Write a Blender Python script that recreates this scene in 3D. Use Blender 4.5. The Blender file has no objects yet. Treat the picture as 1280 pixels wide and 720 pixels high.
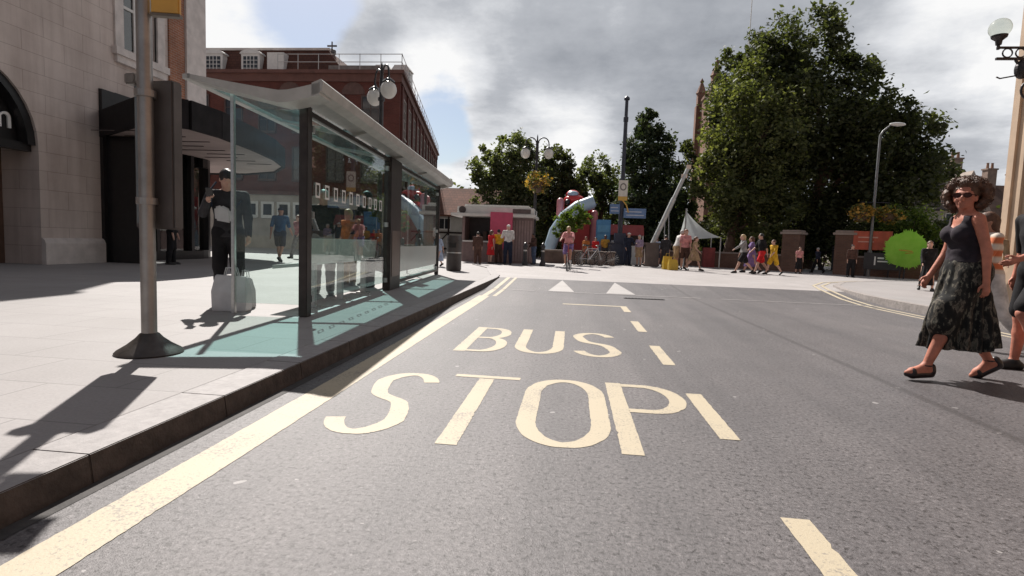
import bpy, math, random
import numpy as np
from mathutils import Vector, Matrix
from mathutils.geometry import tessellate_polygon
random.seed(7); RNG = np.random.default_rng(7)
scene = bpy.context.scene
COL = scene.collection
PI = math.pi
rad = math.radians

# ------------------------------------------------------------------ camera model
F_PX = 690.0; CAM_H = 1.08
CAM_R = Matrix(((0.99344, -0.04477, 0.10526), (0.10790, 0.07767, -0.99112), (0.03756, 0.99598, 0.08144)))
def _basis():
    v = Vector(((715 - 640) / F_PX, -(306 - 360) / F_PX, -1)).normalized()
    u = Vector((math.sin(.045), math.cos(.045), 0)); u = (u - v * u.dot(v)).normalized()
    x = v.cross(u)
    return Matrix((x, v, u))
CAM_R = _basis()
def ray(px, py):
    return CAM_R @ Vector(((px - 640) / F_PX, -(py - 360) / F_PX, -1.0))
def W(px, py, y):                       # the place seen at that pixel, y metres up the road
    d = ray(px, py); return Vector((0, 0, CAM_H)) + d * (y / d.y)
def G(px, py, z=0.0):                   # the place on a level surface
    d = ray(px, py); return Vector((0, 0, CAM_H)) + d * ((z - CAM_H) / d.z)

cam_data = bpy.data.cameras.new('camera'); cam = bpy.data.objects.new('camera', cam_data); COL.objects.link(cam)
cam_data.sensor_width = 36; cam_data.lens = F_PX / 1280 * 36; cam_data.clip_end = 3000; cam_data.clip_start = .05
cam.matrix_world = Matrix.Translation((0, 0, CAM_H)) @ CAM_R.to_4x4()
scene.camera = cam

# ------------------------------------------------------------------ materials
class NT:
    def __init__(s, tree): s.t = tree
    def n(s, kind, **kw):
        nd = s.t.nodes.new(kind)
        for k, v in kw.items():
            if k in nd.inputs.keys() if isinstance(k, str) else False: nd.inputs[k].default_value = v
            else: setattr(nd, k, v)
        return nd
    def l(s, a, b): s.t.links.new(a, b)
    def math(s, op, a, b=None, c=None, clamp=False):
        nd = s.t.nodes.new('ShaderNodeMath'); nd.operation = op; nd.use_clamp = clamp
        for i, v in enumerate((a, b, c)):
            if v is None: continue
            if hasattr(v, 'links'): s.l(v, nd.inputs[i])
            else: nd.inputs[i].default_value = v
        return nd.outputs[0]
    def mixc(s, f, a, b, mode='MIX'):
        nd = s.t.nodes.new('ShaderNodeMix'); nd.data_type = 'RGBA'; nd.blend_type = mode
        for i, v in ((0, f), (6, a), (7, b)):
            if hasattr(v, 'links'): s.l(v, nd.inputs[i])
            elif i == 0: nd.inputs[0].default_value = v
            else: nd.inputs[i].default_value = (*v[:3], 1)
        return nd.outputs[2]
    def ramp(s, f, stops):
        nd = s.t.nodes.new('ShaderNodeValToRGB'); cr = nd.color_ramp
        while len(cr.elements) > 1: cr.elements.remove(cr.elements[-1])
        cr.elements[0].position = stops[0][0]; cr.elements[0].color = (*stops[0][1], 1)
        for p, c in stops[1:]:
            e = cr.elements.new(p); e.color = (*c, 1)
        s.l(f, nd.inputs[0]); return nd.outputs[0]
    def noise(s, vec, scale, detail=4, rough=.6):
        nd = s.t.nodes.new('ShaderNodeTexNoise'); nd.inputs['Scale'].default_value = scale
        nd.inputs['Detail'].default_value = detail; nd.inputs['Roughness'].default_value = rough
        s.l(vec, nd.inputs['Vector']); return nd.outputs['Fac']
    def obj(s): return s.t.nodes.new('ShaderNodeTexCoord').outputs['Object']
    def wallvec(s):                     # (along the wall, height, 0) whichever way the wall faces
        o = s.obj(); g = s.t.nodes.new('ShaderNodeTexCoord')
        sep = s.n('ShaderNodeSeparateXYZ'); s.l(o, sep.inputs[0])
        sn = s.n('ShaderNodeSeparateXYZ'); s.l(g.outputs['Normal'], sn.inputs[0])
        side = s.math('GREATER_THAN', s.math('ABSOLUTE', sn.outputs[0]), .6)
        u = s.math('ADD', s.math('MULTIPLY', sep.outputs[1], side), s.math('MULTIPLY', sep.outputs[0], s.math('SUBTRACT', 1, side)))
        c = s.n('ShaderNodeCombineXYZ'); s.l(u, c.inputs[0]); s.l(sep.outputs[2], c.inputs[1])
        return c.outputs[0]

def new_mat(name):
    m = bpy.data.materials.new(name); m.use_nodes = True
    nt = NT(m.node_tree); b = m.node_tree.nodes['Principled BSDF']
    return m, nt, b
MATS = {}
def mat(name, col, rough=.6, var=.25, scale=6, bump=0, bscale=None, metal=0, spec=.5, sheen=0, col2=None, trans=0):
    if name in MATS: return MATS[name]
    m, nt, b = new_mat(name)
    v = nt.obj()
    f = nt.noise(v, scale, 5)
    c2 = col2 or tuple(max(0, c * (1 - var)) for c in col); c1 = col if col2 else tuple(min(1, c * (1 + var * .6)) for c in col)
    cr = nt.ramp(f, [(.3, c2), (.7, c1)])
    nt.l(cr, b.inputs['Base Color'])
    b.inputs['Roughness'].default_value = rough; b.inputs['Metallic'].default_value = metal
    b.inputs['Specular IOR Level'].default_value = spec
    if bump:
        bp = nt.n('ShaderNodeBump'); bp.inputs['Strength'].default_value = bump; bp.inputs['Distance'].default_value = .02
        nt.l(nt.noise(v, bscale or scale * 4, 4), bp.inputs['Height']); nt.l(bp.outputs[0], b.inputs['Normal'])
    if trans:
        tr = nt.n('ShaderNodeBsdfTranslucent'); nt.l(cr, tr.inputs[0])
        mx = nt.n('ShaderNodeMixShader'); mx.inputs[0].default_value = trans
        nt.l(b.outputs[0], mx.inputs[1]); nt.l(tr.outputs[0], mx.inputs[2])
        nt.l(mx.outputs[0], m.node_tree.nodes['Material Output'].inputs[0])
    MATS[name] = m; return m

def glass_mat(name, tint, rough=.02, ior=1.5, refl=1.0, base=0.0, film=(.1, .2, .2)):
    if name in MATS: return MATS[name]
    m = bpy.data.materials.new(name); m.use_nodes = True; t = m.node_tree; nt = NT(t)
    t.nodes.remove(t.nodes['Principled BSDF'])
    tr = nt.n('ShaderNodeBsdfTransparent'); tr.inputs[0].default_value = (*tint, 1)
    gl = nt.n('ShaderNodeBsdfGlossy'); gl.inputs['Roughness'].default_value = rough; gl.inputs[0].default_value = (refl, refl, refl, 1)
    fr = nt.n('ShaderNodeFresnel'); gm = nt.n('ShaderNodeNewGeometry')
    nt.l(nt.math('ADD', nt.math('MULTIPLY', gm.outputs['Backfacing'], 1 / ior - ior), ior), fr.inputs[0])
    mx = nt.n('ShaderNodeMixShader'); nt.l(fr.outputs[0], mx.inputs[0]); nt.l(tr.outputs[0], mx.inputs[1]); nt.l(gl.outputs[0], mx.inputs[2])
    out = mx.outputs[0]
    if base:
        df = nt.n('ShaderNodeBsdfPrincipled'); df.inputs['Base Color'].default_value = (*film, 1); df.inputs['Roughness'].default_value = .4
        m2 = nt.n('ShaderNodeMixShader'); m2.inputs[0].default_value = base; nt.l(out, m2.inputs[1]); nt.l(df.outputs[0], m2.inputs[2]); out = m2.outputs[0]
    nt.l(out, t.nodes['Material Output'].inputs[0]); MATS[name] = m; return m

def brick_mat(name, c1, c2, mortar, scale=1.0, bw=.225, bh=.075, msize=.01, rough=.85, bump=.3):
    if name in MATS: return MATS[name]
    m, nt, b = new_mat(name); v = nt.wallvec()
    br = nt.n('ShaderNodeTexBrick'); nt.l(v, br.inputs['Vector'])
    br.inputs['Color1'].default_value = (*c1, 1); br.inputs['Color2'].default_value = (*c2, 1); br.inputs['Mortar'].default_value = (*mortar, 1)
    br.inputs['Scale'].default_value = scale; br.inputs['Mortar Size'].default_value = msize; br.inputs['Brick Width'].default_value = bw; br.inputs['Row Height'].default_value = bh
    f = nt.noise(nt.obj(), .9, 6)
    c = nt.mixc(1.0, br.outputs['Color'], nt.ramp(f, [(.3, (.62, .6, .58)), (.7, (1.05, 1.02, 1))]), 'MULTIPLY')
    nt.l(c, b.inputs['Base Color']); b.inputs['Roughness'].default_value = rough; b.inputs['Specular IOR Level'].default_value = .25
    bp = nt.n('ShaderNodeBump'); bp.inputs['Strength'].default_value = bump; bp.inputs['Distance'].default_value = .01
    nt.l(nt.math('SUBTRACT', 1, br.outputs['Fac']), bp.inputs['Height']); nt.l(bp.outputs[0], b.inputs['Normal'])
    MATS[name] = m; return m

def leaf_mat(name, ca, cb, cc, trans=.35):
    if name in MATS: return MATS[name]
    m, nt, b = new_mat(name)
    g = nt.n('ShaderNodeNewGeometry')
    n = nt.noise(nt.obj(), .55, 3)
    f = nt.math('ADD', nt.math('MULTIPLY', g.outputs['Random Per Island'], .55), nt.math('MULTIPLY', n, .5))
    c = nt.ramp(f, [(.2, ca), (.55, cb), (.9, cc)])
    nt.l(c, b.inputs['Base Color']); b.inputs['Roughness'].default_value = .6; b.inputs['Specular IOR Level'].default_value = .3
    tr = nt.n('ShaderNodeBsdfTranslucent'); nt.l(nt.mixc(1.0, c, (1.25, 1.3, .5), 'MULTIPLY'), tr.inputs[0])
    mx = nt.n('ShaderNodeMixShader'); mx.inputs[0].default_value = trans
    nt.l(b.outputs[0], mx.inputs[1]); nt.l(tr.outputs[0], mx.inputs[2]); nt.l(mx.outputs[0], m.node_tree.nodes['Material Output'].inputs[0])
    MATS[name] = m; return m

# ------------------------------------------------------------------ mesh helpers
class MB:
    def __init__(s): s.v = []; s.f = []
    def add(s, vs, fs):
        o = len(s.v); s.v += [tuple(p) for p in vs]; s.f += [tuple(i + o for i in f) for f in fs]; return s
    def box(s, c, d, rz=0, M=None):
        x, y, z = (k / 2 for k in d); vs = [Vector((a * x, b * y, e * z)) for e in (-1, 1) for b in (-1, 1) for a in (-1, 1)]
        R = M if M is not None else Matrix.Rotation(rz, 3, 'Z')
        vs = [R @ p + Vector(c) for p in vs]
        return s.add(vs, [(0, 2, 3, 1), (4, 5, 7, 6), (0, 1, 5, 4), (2, 6, 7, 3), (0, 4, 6, 2), (1, 3, 7, 5)])
    def bbox(s, x0, x1, y0, y1, z0, z1): return s.box(((x0 + x1) / 2, (y0 + y1) / 2, (z0 + z1) / 2), (x1 - x0, y1 - y0, z1 - z0))
    def tube(s, pts, r, n=10, cap=True):
        pts = [Vector(p) for p in pts]; rs = r if isinstance(r, (list, tuple)) else [r] * len(pts)
        rings = []; up = None
        for i, p in enumerate(pts):
            t = (pts[min(i + 1, len(pts) - 1)] - pts[max(i - 1, 0)]).normalized()
            if up is None: up = Vector((0, 0, 1)) if abs(t.z) < .9 else Vector((1, 0, 0))
            a = t.cross(up).normalized(); b = a.cross(t).normalized(); up = b
            rings.append([p + (a * math.cos(2 * PI * k / n) + b * math.sin(2 * PI * k / n)) * rs[i] for k in range(n)])
        vs = [q for rg in rings for q in rg]; fs = []
        for i in range(len(pts) - 1):
            for k in range(n):
                k2 = (k + 1) % n; fs.append((i * n + k, (i + 1) * n + k, (i + 1) * n + k2, i * n + k2))
        if cap:
            fs.append(tuple(range(n))); fs.append(tuple((len(pts) - 1) * n + k for k in reversed(range(n))))
        return s.add(vs, fs)
    def lathe(s, prof, c=(0, 0, 0), n=24, cap=True):
        vs = []; fs = []
        for r, z in prof: vs += [(c[0] + r * math.cos(2 * PI * k / n), c[1] + r * math.sin(2 * PI * k / n), c[2] + z) for k in range(n)]
        for i in range(len(prof) - 1):
            for k in range(n):
                k2 = (k + 1) % n; fs.append((i * n + k, i * n + k2, (i + 1) * n + k2, (i + 1) * n + k))
        if cap:
            fs.append(tuple(reversed(range(n)))); fs.append(tuple((len(prof) - 1) * n + k for k in range(n)))
        return s.add(vs, fs)
    def ball(s, c, r, n=16, m=10):
        r = r if isinstance(r, (tuple, list)) else (r, r, r); o = []
        vs = [(c[0], c[1], c[2] - r[2])]
        for i in range(1, m):
            th = PI * i / m
            vs += [(c[0] + r[0] * math.sin(th) * math.cos(2 * PI * k / n), c[1] + r[1] * math.sin(th) * math.sin(2 * PI * k / n), c[2] - r[2] * math.cos(th)) for k in range(n)]
        vs.append((c[0], c[1], c[2] + r[2])); fs = []
        for k in range(n):
            k2 = (k + 1) % n; fs.append((0, 1 + k2, 1 + k)); t = 1 + (m - 2) * n; fs.append((t + k, t + k2, len(vs) - 1))
            for i in range(m - 2): fs.append((1 + i * n + k, 1 + i * n + k2, 1 + (i + 1) * n + k2, 1 + (i + 1) * n + k))
        return s.add(vs, fs)
    def prism(s, poly, z0, z1):          # plan polygon (counter-clockwise) raised from z0 to z1
        n = len(poly); vs = [(x, y, z0) for x, y in poly] + [(x, y, z1) for x, y in poly]
        tri = tessellate_polygon([[Vector((x, y, 0)) for x, y in poly]])
        fs = []
        for t in tri:
            a = [poly[i] for i in t]; ar = (a[1][0] - a[0][0]) * (a[2][1] - a[0][1]) - (a[2][0] - a[0][0]) * (a[1][1] - a[0][1])
            t = t if ar > 0 else t[::-1]
            fs.append(tuple(i + n for i in t)); fs.append(tuple(reversed(t)))
        for i in range(n): j = (i + 1) % n; fs.append((i, j, j + n, i + n))
        return s.add(vs, fs)
    def sheet(s, poly, z):
        n = len(poly); tri = tessellate_polygon([[Vector((x, y, 0)) for x, y in poly]]); fs = []
        for t in tri:
            a = [poly[i] for i in t]; ar = (a[1][0] - a[0][0]) * (a[2][1] - a[0][1]) - (a[2][0] - a[0][0]) * (a[1][1] - a[0][1])
            fs.append(tuple(t) if ar > 0 else tuple(t[::-1]))
        zz = z if callable(z) else (lambda x, y: z)
        return s.add([(x, y, zz(x, y)) for x, y in poly], fs)
    def extrude(s, prof, origin, U, V, N, depth):   # a profile in the (U, V) plane given thickness along N
        n = len(prof); O, U, V, N = Vector(origin), Vector(U), Vector(V), Vector(N)
        vs = [O + U * a + V * b for a, b in prof] + [O + U * a + V * b + N * depth for a, b in prof]
        tri = tessellate_polygon([[Vector((a, b, 0)) for a, b in prof]]); fs = []
        for t in tri: fs.append(tuple(t)); fs.append(tuple(i + n for i in reversed(t)))
        for i in range(n): j = (i + 1) % n; fs.append((i, j, j + n, i + n))
        return s.add(vs, fs)
    def facade(s, outer, holes, origin, U, N, depth):   # wall face with real openings and their reveals
        O, U, N = Vector(origin), Vector(U), Vector(N); Z = Vector((0, 0, 1))
        loops = [outer] + holes; flat = [p for l in loops for p in l]
        tri = tessellate_polygon([[Vector((a, b, 0)) for a, b in l] for l in loops])
        s.add([O + U * a + Z * b for a, b in flat], [tuple(t) for t in tri])
        for h in holes:
            n = len(h); s.add([O + U * a + Z * b for a, b in h] + [O + U * a + Z * b - N * depth for a, b in h],
                              [(i, (i + 1) % n, (i + 1) % n + n, i + n) for i in range(n)])
        return s
    def build(s, name, m, parent=None, smooth=False, loc=None, rz=0, bevel=0):
        me = bpy.data.meshes.new(name); me.from_pydata(s.v, [], s.f)
        me.materials.append(m)
        import bmesh
        bm = bmesh.new(); bm.from_mesh(me)
        bmesh.ops.recalc_face_normals(bm, faces=bm.faces)
        if bevel:
            bmesh.ops.bevel(bm, geom=[e for e in bm.edges if len(e.link_faces) == 2 and e.calc_face_angle(0) > .6], offset=bevel, segments=2, affect='EDGES', clamp_overlap=True)
        bm.to_mesh(me); bm.free()
        if smooth:
            for p in me.polygons: p.use_smooth = True
            if smooth != 'all': me.set_sharp_from_angle(angle=rad(40))
        o = bpy.data.objects.new(name, me); COL.objects.link(o)
        if parent is not None: o.parent = parent
        if loc is not None: o.location = loc
        if rz: o.rotation_euler.z = rz
        return o

def tag(o, label=None, cat=None, group=None, kind=None):
    if label: o['label'] = label
    if cat: o['category'] = cat
    if group: o['group'] = group
    if kind: o['kind'] = kind
    return o
def thing(name, label, cat, loc=(0, 0, 0), rz=0, group=None):
    o = bpy.data.objects.new(name, None); COL.objects.link(o); o.location = loc; o.rotation_euler.z = rz
    o.empty_display_size = .2
    return tag(o, label, cat, group)
def copy_thing(r, loc, rz, label):
    c = r.copy(); COL.objects.link(c); c.location = loc; c.rotation_euler.z = rz; c['label'] = label
    for ch in list(r.children):
        d = ch.copy(); COL.objects.link(d); d.parent = c
        for g in list(ch.children):
            e = g.copy(); COL.objects.link(e); e.parent = d
    return c
def np_mesh(name, V, Q, m, parent=None, smooth=False):
    me = bpy.data.meshes.new(name); nf, k = Q.shape
    me.vertices.add(len(V)); me.vertices.foreach_set('co', np.ascontiguousarray(V, dtype=np.float32).ravel())
    me.loops.add(nf * k); me.loops.foreach_set('vertex_index', np.ascontiguousarray(Q, dtype=np.int32).ravel())
    me.polygons.add(nf); me.polygons.foreach_set('loop_start', np.arange(0, nf * k, k, dtype=np.int32))
    me.polygons.foreach_set('loop_total', np.full(nf, k, dtype=np.int32))
    if smooth: me.polygons.foreach_set('use_smooth', np.ones(nf, dtype=bool))
    me.update(calc_edges=True); me.validate(); me.materials.append(m)
    o = bpy.data.objects.new(name, me); COL.objects.link(o)
    if parent is not None: o.parent = parent
    return o

# ------------------------------------------------------------------ bodies: distance fields meshed with surface nets
class SDF:
    def __init__(s, lo, hi, h):
        s.h = h; s.lo = np.array(lo, float); n = np.ceil((np.array(hi) - s.lo) / h).astype(int) + 1
        s.n = n; s.D = np.full(n, .08, np.float32)
        s.ax = [s.lo[i] + h * np.arange(n[i]) for i in range(3)]
    def sub(s, lo, hi, pad):
        sl = []
        for i in range(3):
            a = int(np.clip(np.floor((lo[i] - pad - s.lo[i]) / s.h), 0, s.n[i])); b = int(np.clip(np.ceil((hi[i] + pad - s.lo[i]) / s.h) + 1, 0, s.n[i]))
            sl.append(slice(a, b))
        g = np.meshgrid(*[s.ax[i][sl[i]] for i in range(3)], indexing='ij', sparse=True)
        return tuple(sl), g
    def merge(s, sl, d, k):
        D = s.D[sl]
        if k <= 0: s.D[sl] = np.minimum(D, d); return
        h = np.clip(.5 + .5 * (D - d) / k, 0, 1)
        s.D[sl] = D * (1 - h) + d * h - k * h * (1 - h)
    def cone(s, a, b, r1, r2, k=.02, sc=(1, 1, 1), off=0.):
        a = np.array(a, float); b = np.array(b, float); r1 += off; r2 += off; R = max(r1, r2); sc = np.array(sc, float)
        sl, g = s.sub(np.minimum(a, b) - R / np.minimum(sc, 1), np.maximum(a, b) + R / np.minimum(sc, 1), k + .04)
        A = a * sc; Bv = (b - a) * sc; L = max(Bv.dot(Bv), 1e-9)
        P = [g[i] * sc[i] - A[i] for i in range(3)]
        t = np.clip((P[0] * Bv[0] + P[1] * Bv[1] + P[2] * Bv[2]) / L, 0, 1)
        d = np.sqrt((P[0] - t * Bv[0]) ** 2 + (P[1] - t * Bv[1]) ** 2 + (P[2] - t * Bv[2]) ** 2) - (r1 + (r2 - r1) * t)
        s.merge(sl, d / max(1, sc.max()) if sc.max() > 1 else d, k); return s
    def ell(s, c, r, k=.02, off=0., rot=None, noise=0, nscale=30):
        c = np.array(c, float); r = np.array(r, float) + off; R = r.max()
        sl, g = s.sub(c - R, c + R, k + .04)
        P = [g[i] - c[i] for i in range(3)]
        if rot is not None:
            M = np.array(rot.transposed()); P = [M[i, 0] * P[0] + M[i, 1] * P[1] + M[i, 2] * P[2] for i in range(3)]
        k0 = np.sqrt((P[0] / r[0]) ** 2 + (P[1] / r[1]) ** 2 + (P[2] / r[2]) ** 2)
        k1 = np.sqrt((P[0] / r[0] ** 2) ** 2 + (P[1] / r[1] ** 2) ** 2 + (P[2] / r[2] ** 2) ** 2) + 1e-6
        d = k0 * (k0 - 1) / k1
        s.merge(sl, d, k); return s
    def skirt(s, c0, r0, c1, r1, k=.01, pleats=0, amp=0.0, phase=0.):
        z0, z1 = c1[2], c0[2]; R = max(*r0, *r1) + amp
        lo = (min(c0[0], c1[0]) - R, min(c0[1], c1[1]) - R, z0); hi = (max(c0[0], c1[0]) + R, max(c0[1], c1[1]) + R, z1)
        sl, g = s.sub(lo, hi, .04)
        t = np.clip((z1 - g[2]) / (z1 - z0), 0, 1); tt = t ** .8
        cx = c0[0] + (c1[0] - c0[0]) * t; cy = c0[1] + (c1[1] - c0[1]) * t
        rx = r0[0] + (r1[0] - r0[0]) * tt; ry = r0[1] + (r1[1] - r0[1]) * tt
        X = g[0] - cx; Y = g[1] - cy
        q = np.sqrt((X / rx) ** 2 + (Y / ry) ** 2)
        if pleats: q = q - amp * t * np.sin(pleats * np.arctan2(Y, X) + phase + 2.5 * t) / np.minimum(rx, ry)
        d = (q - 1) * np.minimum(rx, ry)
        d = np.maximum(d, np.maximum(g[2] - z1, z0 - g[2])); s.merge(sl, d, k); return s
    def clip(s, p, n):                   # keep the side the normal points away from
        g = np.meshgrid(*s.ax, indexing='ij', sparse=True); n = np.array(n, float); n /= np.linalg.norm(n)
        d = (g[0] - p[0]) * n[0] + (g[1] - p[1]) * n[1] + (g[2] - p[2]) * n[2]
        s.D = np.maximum(s.D, d); return s
    def carve(s, c, r):
        c = np.array(c, float); r = np.array(r, float); sl, g = s.sub(c - r, c + r, .03)
        k0 = np.sqrt(sum(((g[i] - c[i]) / r[i]) ** 2 for i in range(3)))
        s.D[sl] = np.maximum(s.D[sl], -(k0 - 1) * r.min()); return s
    def rough(s, amp, freq):
        g = np.meshgrid(*s.ax, indexing='ij', sparse=True); f = freq
        n = np.sin(g[0] * f + 1.3 * np.sin(g[1] * f * .7)) * np.sin(g[1] * f * 1.1 + 1.7 * np.sin(g[2] * f * .8)) * np.sin(g[2] * f + 1.1 * np.sin(g[0] * f * .9))
        s.D = s.D + amp * n; return s
    def mesh(s):
        D = s.D; n = s.n; D[0] = D[-1] = .05; D[:, 0] = D[:, -1] = .05; D[:, :, 0] = D[:, :, -1] = .05
        S = D < 0; c8 = [(i, j, k) for i in (0, 1) for j in (0, 1) for k in (0, 1)]
        sh = lambda A, o: A[o[0]:n[0] - 1 + o[0], o[1]:n[1] - 1 + o[1], o[2]:n[2] - 1 + o[2]]
        cnt = sum(sh(S, o).astype(np.int8) for o in c8); mixed = (cnt > 0) & (cnt < 8)
        I = np.argwhere(mixed); M = len(I)
        if M == 0: return np.zeros((0, 3)), np.zeros((0, 4), int)
        idx = np.full(mixed.shape, -1, np.int64); idx[mixed] = np.arange(M)
        val = {o: D[I[:, 0] + o[0], I[:, 1] + o[1], I[:, 2] + o[2]] for o in c8}
        P = np.zeros((M, 3)); N = np.zeros(M)
        for a in c8:
            for ax in range(3):
                if a[ax]: continue
                b = list(a); b[ax] = 1; b = tuple(b); va, vb = val[a], val[b]; m = (va < 0) != (vb < 0)
                t = np.where(m, va / np.where(m, va - vb, 1), 0)
                q = np.array(a, float)[None] + np.zeros((M, 1)); q[:, ax] += t; P[m] += q[m]; N[m] += 1
        V = s.lo + s.h * (I + P / N[:, None]); Q = []
        for ax in range(3):
            o = [0, 0, 0]; o[ax] = 1
            A = S[:n[0] - o[0], :n[1] - o[1], :n[2] - o[2]]; Bv = S[o[0]:, o[1]:, o[2]:]
            E = np.argwhere(A != Bv); u, w = (ax + 1) % 3, (ax + 2) % 3
            E = E[(E[:, u] > 0) & (E[:, w] > 0) & (E[:, u] < n[u] - 1) & (E[:, w] < n[w] - 1)]
            ins = S[E[:, 0], E[:, 1], E[:, 2]]
            def cell(du, dw):
                C = E.copy(); C[:, u] -= du; C[:, w] -= dw; return idx[C[:, 0], C[:, 1], C[:, 2]]
            q = np.stack([cell(1, 1), cell(0, 1), cell(0, 0), cell(1, 0)], 1); q[~ins] = q[~ins][:, ::-1]; Q.append(q)
        return V, np.concatenate(Q)
    def build(s, name, m, parent):
        V, Q = s.mesh(); return np_mesh(name, V, Q, m, parent, True)

# ------------------------------------------------------------------ sky and sun
SUN_AZ, SUN_EL = rad(27), rad(47)        # ahead and to the left
SUN = Vector((-math.sin(SUN_AZ) * math.cos(SUN_EL), math.cos(SUN_AZ) * math.cos(SUN_EL), math.sin(SUN_EL)))
ld = bpy.data.lights.new('sun', 'SUN'); ld.energy = 5.0; ld.angle = rad(.55); ld.color = (1, .945, .885)
lo = bpy.data.objects.new('sun', ld); COL.objects.link(lo); lo.rotation_euler = SUN.to_track_quat('Z', 'Y').to_euler(); lo.location = (0, 0, 30)

world = bpy.data.worlds.new('World'); scene.world = world; world.use_nodes = True
wt = world.node_tree; wn = NT(wt)
for nd in list(wt.nodes): wt.nodes.remove(nd)
sky = wn.n('ShaderNodeTexSky'); sky.sky_type = 'NISHITA'; sky.sun_disc = False; sky.sun_elevation = SUN_EL; sky.sun_rotation = -SUN_AZ
sky.air_density = 1.0; sky.dust_density = 1.2; sky.ozone_density = 1.2
bgs = wn.n('ShaderNodeBackground'); wn.l(sky.outputs[0], bgs.inputs[0]); bgs.inputs[1].default_value = .065
tc = wn.n('ShaderNodeTexCoord'); d = tc.outputs['Generated']
sp = wn.n('ShaderNodeSeparateXYZ'); wn.l(d, sp.inputs[0])
zc = wn.math('MAXIMUM', sp.outputs[2], 0.0)
den = wn.math('ADD', zc, .16)
cv = wn.n('ShaderNodeCombineXYZ'); wn.l(wn.math('DIVIDE', sp.outputs[0], den), cv.inputs[0]); wn.l(wn.math('DIVIDE', sp.outputs[1], den), cv.inputs[1]); cv.inputs[2].default_value = 3.7
n1 = wn.noise(cv.outputs[0], 1.15, 9, .56)
n2 = wn.noise(cv.outputs[0], 2.6, 8, .6)
dn = wn.noise(d, 4.5, 8, .55)
def patch(px, py, r0, r1):               # soft round region of the sky round one direction
    v = ray(px, py).normalized(); dp = wn.n('ShaderNodeVectorMath'); dp.operation = 'DOT_PRODUCT'
    wn.l(d, dp.inputs[0]); dp.inputs[1].default_value = v
    a = wn.math('ADD', dp.outputs['Value'], wn.math('MULTIPLY', wn.math('SUBTRACT', dn, .5), 1.1 * (1 - math.cos(rad(r1)))))
    mr = wn.n('ShaderNodeMapRange'); mr.interpolation_type = 'SMOOTHSTEP'
    wn.l(a, mr.inputs[0]); mr.inputs[1].default_value = math.cos(rad(r1)); mr.inputs[2].default_value = math.cos(rad(r0))
    return mr.outputs[0]
def acc(*terms):
    o = None
    for w, t in terms:
        q = wn.math('MULTIPLY', t, w); o = q if o is None else wn.math('ADD', o, q)
    return o
dpz = wn.n('ShaderNodeMapRange'); wn.l(sp.outputs[2], dpz.inputs[0]); dpz.inputs[1].default_value = .62; dpz.inputs[2].default_value = .85
dpy = wn.n('ShaderNodeMapRange'); wn.l(sp.outputs[1], dpy.inputs[0]); dpy.inputs[1].default_value = .25; dpy.inputs[2].default_value = -.25
overhead = wn.math('MAXIMUM', dpz.outputs[0], dpy.outputs[0])   # unseen sky above and behind, cloud darkened to cut the ambient fill
gap = acc((1.0, patch(385, -10, 1, 7)), (.6, patch(556, 175, 1, 4)), (.5, patch(1160, -20, 1, 6)), (.30, patch(300, 260, 2, 10)))
solid = acc((.5, patch(480, 85, 2, 6)), (.5, patch(800, 80, 8, 22)), (.5, patch(1000, 60, 8, 24)), (.4, patch(660, 190, 3, 9)))
cover = wn.math('ADD', wn.math('ADD', wn.math('ADD', n1, wn.math('MULTIPLY', wn.math('SUBTRACT', dn, .5), .55)), wn.math('SUBTRACT', .13, wn.math('MULTIPLY', gap, .40))), wn.math('MULTIPLY', solid, .35))
mr = wn.n('ShaderNodeMapRange'); mr.interpolation_type = 'SMOOTHSTEP'; wn.l(cover, mr.inputs[0]); mr.inputs[1].default_value = .40; mr.inputs[2].default_value = .60
cloud_mask = mr.outputs[0]
grey = acc((.34, patch(800, 80, 6, 20)), (.30, patch(1010, 110, 7, 20)), (.20, patch(600, 60, 5, 14)), (.22, patch(420, 90, 3, 9)), (.3, patch(1090, 215, 4, 12)), (.70, overhead),
           (-.40, patch(1230, 70, 3, 9)), (-.4, patch(680, 205, 3, 9)), (-.30, patch(290, 30, 3, 8)), (-.25, patch(540, 110, 2, 7)), (.10, overhead))
shade = wn.math('ADD', wn.math('ADD', grey, .10), wn.math('ADD', wn.math('MULTIPLY', wn.math('SUBTRACT', n2, .5), 1.0), wn.math('MULTIPLY', wn.math('SUBTRACT', dn, .5), .5)))
ccol = wn.ramp(shade, [(.0, (1.0, 1.0, 1.0)), (.18, (.80, .815, .845)), (.45, (.50, .52, .56)), (.75, (.36, .38, .42)), (1.2, (.2, .21, .24))])
bgc = wn.n('ShaderNodeBackground'); wn.l(ccol, bgc.inputs[0]); bgc.inputs[1].default_value = .66
mxs = wn.n('ShaderNodeMixShader'); wn.l(cloud_mask, mxs.inputs[0]); wn.l(bgs.outputs[0], mxs.inputs[1]); wn.l(bgc.outputs[0], mxs.inputs[2])
wo = wn.n('ShaderNodeOutputWorld'); wn.l(mxs.outputs[0], wo.inputs[0])

scene.view_settings.view_transform = 'Standard'; scene.view_settings.look = 'None'; scene.view_settings.exposure = .54; scene.view_settings.gamma = 1
scene.cycles.max_bounces = 8; scene.cycles.transparent_max_bounces = 16
scene.cycles.use_denoising = True

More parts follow.
